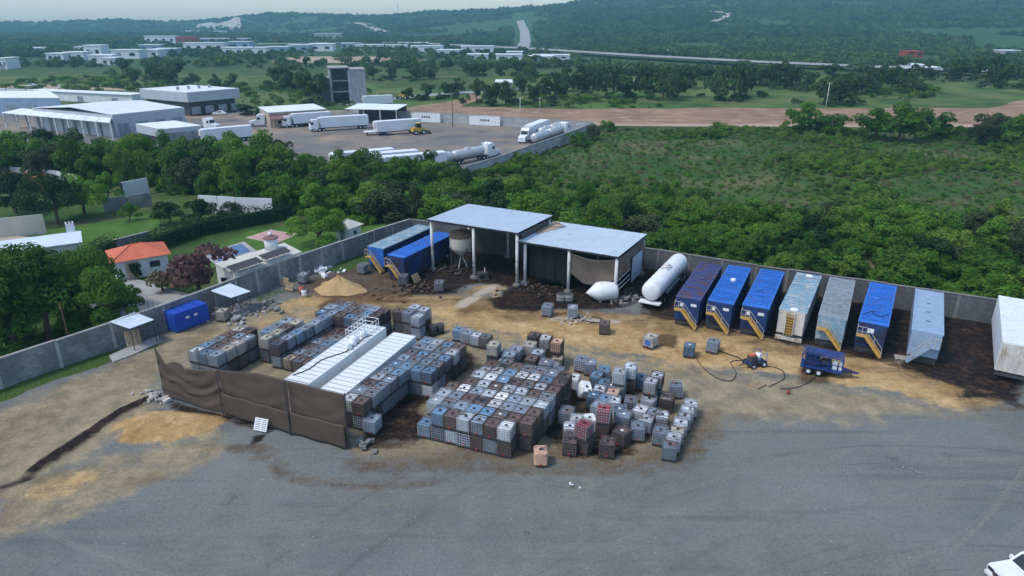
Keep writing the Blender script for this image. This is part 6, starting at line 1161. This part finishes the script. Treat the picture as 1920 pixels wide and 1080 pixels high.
warehouse('open truck shelter with white roof and maroon back', P2(652, 232), P2(745, 234), 11, 4.6, m_whiteclean, m_maroon, .03, 0, 'truck_shelter', 0, True); warehouse('long white-roofed low building behind the left warehouses', P2(60, 186), P2(250, 196), 6, 3.6, m_whiteclean, m_whitewall, 0, 3, 'low_building')
m_towerpanel = block_material('pale_block', (.43, .46, .49), .75)
# concrete block tower
a = P(622, 194); t = thing('concrete_tower', 'tall unfinished grey concrete block building with open bay', 'building', (a.x, a.y, 0), ang(P2(622, 194), P2(688, 192))); W_ = (Vector(P2(688, 192)) - Vector(P2(622, 194))).length
MB().b2(0, .8, 0, 12, 0, 13).build('wall', m_conc, t); MB().b2(W_ * .52, W_, 0, 12, 0, 12.6).build('wall', m_towerpanel, t); MB().b2(.8, W_ * .52, 8, 12, 0, 13.2).build('wall', m_block, t); MB().b2(-.3, W_ * .55, -.3, 12.3, 13.3, 13.7).build('roof_slab', m_conc, t); MB().b2(W_ * .55, W_ + .3, -.3, 12.3, 12.602, 13.0).build('roof_slab', m_conc, t)
[MB().b2(.8, W_ * .52, .2, 8, z, z + .3).build('floor_slab', m_conc, t) for z in (4.2, 8.4)]; MB().b2(-7, -.05, 1, 10, 0, 9.5).build('annex_wall', m_blockdark, t); MB().b2(-7.3, -.05, .7, 10.3, 9.502, 9.8).build('annex_roof', m_conc, t)
for k in range(5): MB().b2(W_ * .52 + 1 + k * 1.4, W_ * .52 + 1.2 + k * 1.4, -.15, 0, .3, 12.4).build('pilaster', m_conc, t)
# walls of the truck yard
wall_run('panel_wall', 'grey precast panel wall along the truck yard beside the scrub field', [P2(872, 338), P2(930, 320), P2(987, 298), P2(1080, 263), P2(1112, 248)], 2.9, m_panelwall, 5, m_conc); wall_run('panel_wall', 'grey and white panel wall at the back of the truck yard', [P2(660, 219), P2(760, 226), P2(960, 238), P2(1112, 248)], 3.0, m_panelwall, 6, m_conc); wall_run('panel_wall', 'white plastered wall behind the warehouses', [P2(-60, 178), P2(90, 182), P2(262, 188)], 3.2, m_whitewall, 10, None, True, pm=m_darksteel)
for k, (x0, x1, yb) in enumerate(((772, 826, 228.5), (880, 938, 235.0))):
    a, b_ = Vector(P2(x0, yb)), Vector(P2(x1, yb + 2.5)); t = thing('sliding_gate', f'white sliding gate with dark lettering, {"left" if k == 0 else "right"} of two', 'gate', (a.x, a.y, 0), ang(a, b_)); L_ = (b_ - a).length
    n = 6; [MB().b2(L_ * i / n + .03, L_ * (i + 1) / n - .03, -.06, .06, .15, 3.0).build('gate_panel', m_whiteclean, t) for i in range(n)]; MB().b2(0, L_, -.1, .1, 3.0, 3.15).build('top_rail', m_steel_post, t); [MB().b2(L_ * .5 + i * .8 - 1.4, L_ * .5 + i * .8 - .9, -.09, -.062, 1.5, 2.1).build('lettering', m_darksteel, t) for i in range(4)]
# ------------------------------------------------------------------ lorries
def cab(t, x, hood=True, m=m_whiteclean):
    """tractor at local x .. x+6, facing +x"""
    pr = [(0, .9), (0, 3.5), (1.4, 3.75), (2.2, 3.1), (2.55, 2.0), (4.3, 1.75), (4.5, 1.4), (4.5, .6), (0, .6)] if hood else [(0, .7), (0, 3.5), (1.7, 3.5), (2.2, 2.4), (2.3, .7)]
    n = len(pr); MB().add([(x + a, s_ * 1.15 * (1 if a < 2.6 else .85), z) for s_ in (-1, 1) for a, z in pr], [tuple(range(n)), tuple(range(2 * n - 1, n - 1, -1))] + [((i + 1) % n, i, n + i, n + (i + 1) % n) for i in range(n)]).build('cab', m, t)
    MB().add([(x + 2.27, -1.0, 3.0), (x + 2.58, -1.0, 2.1), (x + 2.58, 1.0, 2.1), (x + 2.27, 1.0, 3.0)] if hood else [(x + 1.8, -1.0, 3.3), (x + 2.22, -1.0, 2.45), (x + 2.22, 1.0, 2.45), (x + 1.8, 1.0, 3.3)], [(0, 1, 2, 3)]).build('windscreen', m_glass, t)
    for s_ in (-1, 1): MB().box(x + 1.7, s_ * 1.16, 2.5, .8, .03, .7).build('side_window', m_glass, t); MB().cyl((x - .2, s_ * 1.0, 1.2), (x - .2, s_ * 1.0, 3.9), .09, n=6).build('exhaust', m_steel, t)
    for wx in (-1.6, -.4, 3.6 if hood else 1.4):
        for s_ in (-1, 1): wheel(t, x + wx, s_ * 1.0, .5, .35)
    MB().b2(x - 2.2, x + .2, -.5, .5, .7, 1.0).build('frame_rail', m_darksteel, t)
    if hood: MB().box(x + 4.51, 0, 1.2, .05, 1.1, .7).build('grille', m_steel, t); MB().box(x + 4.55, 0, .55, .2, 2.3, .3).build('bumper', m_steel, t)
def lorry(label, pa, pb, kind='box', tractor=True, L_=15.5, hood=True, name='semi_truck'):
    """rear at pa, heading to pb"""
    a, b_ = Vector(pa), Vector(pb); t = thing(name, label, 'truck' if tractor else 'trailer', (a.x, a.y, 0), ang(a, b_), 'lorries parked in the truck yard')
    if kind == 'box':
        MB().b2(0, L_, -1.28, 1.28, 1.15, 4.05).build('trailer_body', m_trailer, t); rb_ = MB().b2(-.7, .7, -1.26, 1.26, 0, .04).mesh('roof_panel', m_trailer)
        for k in range(9): put('roof_panel', rb_, t, (1 + k * (L_ - 2) / 8, 0, 4.052))
        MB().b2(.2, L_ - .2, -.5, .5, .8, 1.148).build('chassis', m_darksteel, t); MB().b2(-.03, 0, -1.2, 1.2, 1.2, 4.0).build('rear_door', m_steel, t)
        for x in (1.3, 2.6):
            for s_ in (-1, 1): wheel(t, x, s_ * 1.0, .5, .4)
        if not tractor: [MB().b2(L_ - 3, L_ - 2.8, s_ * .8 - .1, s_ * .8 + .1, 0, 1.148).build('landing_leg', m_darksteel, t) for s_ in (-1, 1)]
        MB().b2(L_, L_ + .5, -.9, .9, 2.4, 3.9).build('cooling_unit', m_steel_post, t); end = L_
    else:
        h_ = L_ / 2 - .3
        for x0 in (0, L_ / 2 + .3):
            MB().lathe([(.4, .0), (1.0, .15), (1.15, .5), (1.15, h_ - .5), (1.0, h_ - .15), (.4, h_)], 18, (x0, 0, 2.1), (1, 0, 0)).build('tank_barrel', m_tankalu, t, True); MB().b2(x0 + .3, x0 + h_ - .3, -.45, .45, .75, 1.1).build('chassis', m_darksteel, t)
            for k in range(4): MB().lathe([(1.15, -.04), (1.19, 0), (1.15, .04)], 18, (x0 + 1 + k * (h_ - 2) / 3, 0, 2.1), (1, 0, 0)).build('barrel_band', m_tankalu, t)
            MB().b2(x0 + h_ / 2 - .6, x0 + h_ / 2 + .6, -.3, .3, 3.2, 3.4).build('manhole', m_steel_post, t)
            for x in (.9, 2.1):
                for s_ in (-1, 1): wheel(t, x0 + x, s_ * 1.0, .5, .4)
        end = L_
    if tractor: cab(t, end + (1.0 if hood else .8), hood)
    return t
def dirp(x, y, x2, y2): return P2(x, y), P2(x2, y2)
lorry('white box semi-truck with conventional cab facing the camera in the truck yard', P2(1022, 250), P2(975, 270), 'box', True, 13.5); lorry('silver double tank truck parked behind the white box semi', P2(1000, 274), P2(1072, 248), 'tank', True, 19); lorry('second silver tank truck behind the first along the yard wall', P2(1012, 262), P2(1066, 244), 'tank', False, 14)
lorry('silver double tanker with white cab at the near wall of the truck yard', P2(785, 322), P2(905, 298), 'tank', True, 20); lorry('white box trailer with a pair of cabs before the tan office', P2(690, 240), P2(600, 246), 'box', True, 14.5, False); lorry('white box trailer beside the tan office', P2(620, 233), P2(556, 238), 'box', True, 12, False); lorry('white box trailer with yellow load, beside the yellow loader', P2(787, 248), P2(712, 254), 'box', False, 13.5, name='box_trailer')
for k, (x, y) in enumerate(((738, 320), (790, 324), (694, 317))): lorry(f'parked pale-roofed trailer behind the trees, {ORD[k + 1]} of three', P2(x + 45, y - 6), P2(x - 60, y + 4), 'box', False, 14, name='box_trailer')
lorry('grey-white trailer beside the low white-roofed store', P2(472, 262), P2(395, 270), 'box', False, 13, name='box_trailer'); lorry('grey box trailer beside the concrete tower', P2(736, 198), P2(694, 200), 'box', False, 11, name='box_trailer')
t = thing('tractor_unit', 'white lorry cab parked alone before the low store', 'truck', (*P2(388, 243), 0), R(-20)); cab(t, 0)
t = thing('tractor_unit', 'white cab nosing out behind the tan office', 'truck', (*P2(497, 236), 0), R(200)); cab(t, 0)
t = thing('flatbed_trailer', 'white flatbed with yellow machinery before the box trailer', 'trailer', (*P2(684, 254), 0), ang(P2(684, 254), P2(712, 252))); MB().b2(0, 7, -1.2, 1.2, .9, 1.15).build('deck', m_whiteclean, t); MB().b2(3, 6.5, -.9, .9, 1.2, 2.6).build('load', m_yelmach, t); [wheel(t, x, s_ * .95, .45, .3) for x in (4.8, 5.9) for s_ in (-1, 1)]; MB().b2(.6, .8, -.7, .7, 0, .9).build('landing_leg', m_darksteel, t)
def loader(label, p, rz):
    t = thing('wheel_loader', label, 'loader', (*p, 0), rz); MB().b2(-2.2, .6, -.9, .9, .9, 2.0).build('body', m_yelmach, t); MB().b2(-.9, .5, -.7, .7, 2.0, 3.2).build('cabin', m_glass, t); MB().b2(-1.0, .6, -.8, .8, 3.2, 3.35).build('cabin_roof', m_yelmach, t); MB().tube([(.5, 0, 1.6), (1.8, 0, 1.7), (2.8, 0, .8)], .2).build('boom', m_yelmach, t); MB().add([(2.6, -1.2, .2), (3.5, -1.2, .15), (2.7, -1.2, 1.2), (2.6, 1.2, .2), (3.5, 1.2, .15), (2.7, 1.2, 1.2)], [(0, 1, 2), (5, 4, 3), (0, 3, 4, 1), (2, 5, 3, 0)]).build('bucket', m_darksteel, t); [wheel(t, x, s_ * .95, .7, .5) for x in (-1.4, 1.0) for s_ in (-1, 1)]
loader('yellow wheel loader behind the white box trailer', P2(786, 252), R(30)); loader('yellow excavating loader by the dirt spur near the concrete tower', P2(757, 186), R(160))
# parked cars and pickups seen as small white shapes
def car(label, p, rz, m=m_whiteclean):
    t = thing('parked_car', label, 'car', (*p, 0), rz); pr = [(-2.2, .4), (-2.2, .95), (-1.2, 1.05), (-.6, 1.5), (1.0, 1.5), (1.6, 1.0), (2.2, .9), (2.2, .4)]; n = len(pr); MB().add([(a, s_ * .88, z) for s_ in (-1, 1) for a, z in pr], [tuple(range(n)), tuple(range(2 * n - 1, n - 1, -1))] + [((i + 1) % n, i, n + i, n + (i + 1) % n) for i in range(n)]).build('body', m, t); [wheel(t, x, s_ * .8, .33, .22) for x in (-1.4, 1.4) for s_ in (-1, 1)]; [MB().box(.15, s_ * .885, 1.25, 1.4, .02, .35).build('window', m_glass, t) for s_ in (-1, 1)]
car('white pickup on the dirt strip behind the white wall', P2(118, 166), .1); car('white van on the verge beyond the dirt strip', P2(60, 163), .1); car('white lorry moving on the distant highway', (float(P(1350, 119).x), float(P(1350, 119).y)), -.25); car('white car beside the square hall', P2(412, 216), .05); car('dark car by the office corner', P2(520, 238), .3, m_darksteel)
# ------------------------------------------------------------------ far buildings
m_fw, m_fg, m_fr_ = m_whitewall, m_greyblue, m_red
def far_building(label, x0, x1, yb, hpx, m=m_fw, roof=m_whiteclean, depth=14, group='far buildings of the valley'):
    a, b_ = Vector(P2(x0, yb)), Vector(P2(x1, yb)); d = math.hypot(a.x, a.y); h = max(3.5, hpx * 1.25 * d / 1300); L_ = (b_ - a).length; t = thing('far_building', label, 'building', (a.x, a.y, 0), ang(a, b_), group)
    MB().b2(0, L_, 0, depth, -1, h).build('wall', m, t); MB().b2(-.5, L_ + .5, -.5, depth + .5, h + .01, h + .5).build('roof', roof, t); n = max(2, int(L_ / 9))
    for k in range(n): w_ = L_ / n * .4; MB().box(L_ * (k + .5) / n, -.05, h * .5, w_, .12, h * .35).build('window', m_glass, t)
    MB().b2(L_ * .1, L_ * .1 + 3, -.08, 0, 0, min(3, h * .8)).build('door', m_grey, t)
FB = [(88, 120, 114, 8, m_fw), (122, 158, 113, 9, m_fw), (160, 192, 108, 14, m_fw), (168, 210, 120, 10, m_fw), (210, 262, 110, 10, m_fw), (262, 298, 108, 9, m_fw), (192, 216, 122, 8, m_fw), (272, 330, 82, 9, m_whitewall), (332, 368, 82, 8, m_red), (370, 465, 80, 5, m_fg), (262, 300, 97, 8, m_fg), (345, 420, 96, 10, m_fw), (418, 500, 103, 9, m_fw), (430, 470, 92, 9, m_fg), (500, 540, 100, 8, m_fg), (540, 580, 98, 9, m_fg), (580, 625, 96, 9, m_fw), (290, 330, 104, 8, m_fg), (345, 375, 64, 4, m_fw), (400, 425, 63, 3, m_fw),
      (665, 720, 94, 7, m_fw), (722, 762, 96, 8, m_fw), (740, 765, 86, 4, m_fw), (772, 802, 86, 4, m_fw), (770, 830, 99, 9, m_fw), (818, 862, 104, 7, m_fw), (865, 925, 101, 10, m_fw), (876, 915, 112, 7, m_fw), (930, 978, 114, 8, m_fw), (950, 980, 106, 6, m_fw), (990, 1040, 120, 10, m_fw), (1000, 1068, 112, 6, m_fw), (640, 664, 90, 6, m_fg), (585, 612, 92, 7, m_fg), (590, 640, 76, 9, m_conc), (1705, 1735, 138, 10, m_fw), (1740, 1765, 140, 8, m_fw), (1880, 1910, 112, 10, m_conc), (1470, 1500, 46, 3, m_fw), (1700, 1730, 108, 7, m_fr_), (1250, 1270, 102, 3, m_fw), (930, 960, 170, 6, m_conc), (0, 14, 130, 12, m_fw), (55, 78, 100, 6, m_fw), (140, 158, 96, 5, m_fw)]
FB.sort()
for k, (x0, x1, yb, hp, m) in enumerate(FB):
    nm = {id(m_fw): 'white', id(m_greyblue): 'grey', id(m_red): 'red', id(m_conc): 'grey concrete'}.get(id(m), 'white')
    far_building(f'{nm} flat-roofed building far off, {ORD[k + 1]} from left among the valley buildings', x0, x1, yb, hp, m, m_whiteclean if m is not m_red else m_red)
# quarry scar, mast and pale tracks on the hills
def patch(name, pts, m, label): 
    q = [Vector(P2(*p)) for p in pts]
qx = [( -.43, 2300), (-.405, 2260), (-.372, 2250), (-.372, 2330), (-.395, 2400), (-.43, 2420)]
m_scar = mat('quarry_rock', (.36, .33, .30), .95, .2, .02, coord='Object')
qv = MB(); qn = 14
def qf(u, v): 
    y = 2000 + 200 * v; x = (-.432 + .062 * u) * y; return (x, y, float(terr(x, y)) + 1.5 + (13 + 4 * math.sin(9 * u) + 2 * math.sin(23 * u)) * v * u ** .6)
tag(qv.grid(qf, 14, 6).build('quarry', m_scar, None, True), 'pale bare quarry slope on the skyline between two wooded hills', 'quarry', kind='structure')
def track(label, tys, w):
    pts = [(t_ * y, y) for t_, y in tys]; mb = MB(); vs = []
    for i, p in enumerate(pts):
        a, b_ = Vector(pts[max(i - 1, 0)]), Vector(pts[min(i + 1, len(pts) - 1)]); d = (b_ - a).normalized(); n = Vector((-d.y, d.x)) * w / 2
        for s_ in (1, -1): c = Vector(p) + n * s_; vs.append((c.x, c.y, float(terr(c.x, c.y)) + 4))
    mb.add(vs, [(2 * i + 1, 2 * i + 3, 2 * i + 2, 2 * i) for i in range(len(pts) - 1)]); struct(mb.build('hill_track', m_scar), label)
track('pale track zigzagging on the wooded hill', [(.275, 1250), (.29, 1330), (.296, 1420), (.285, 1460), (.27, 1480)], 14); track('pale cutting between the two hills', [(-.175, 1500), (-.19, 1700), (-.2, 1850), (-.22, 1950)], 24)
mast = P(745, 46); t = thing('radio_mast', 'thin radio mast on the far ridge', 'mast', (-.155 * 2500, 2500, float(terr(-.155 * 2500, 2500)))); MB().cyl((0, 0, 0), (0, 0, 42), 1.2, .6, 6).build('shaft', m_steel_post, t); MB().b2(-2, 2, -.5, .5, 34, 36).build('antenna', m_steel_post, t)
print('objects', len(C.objects))
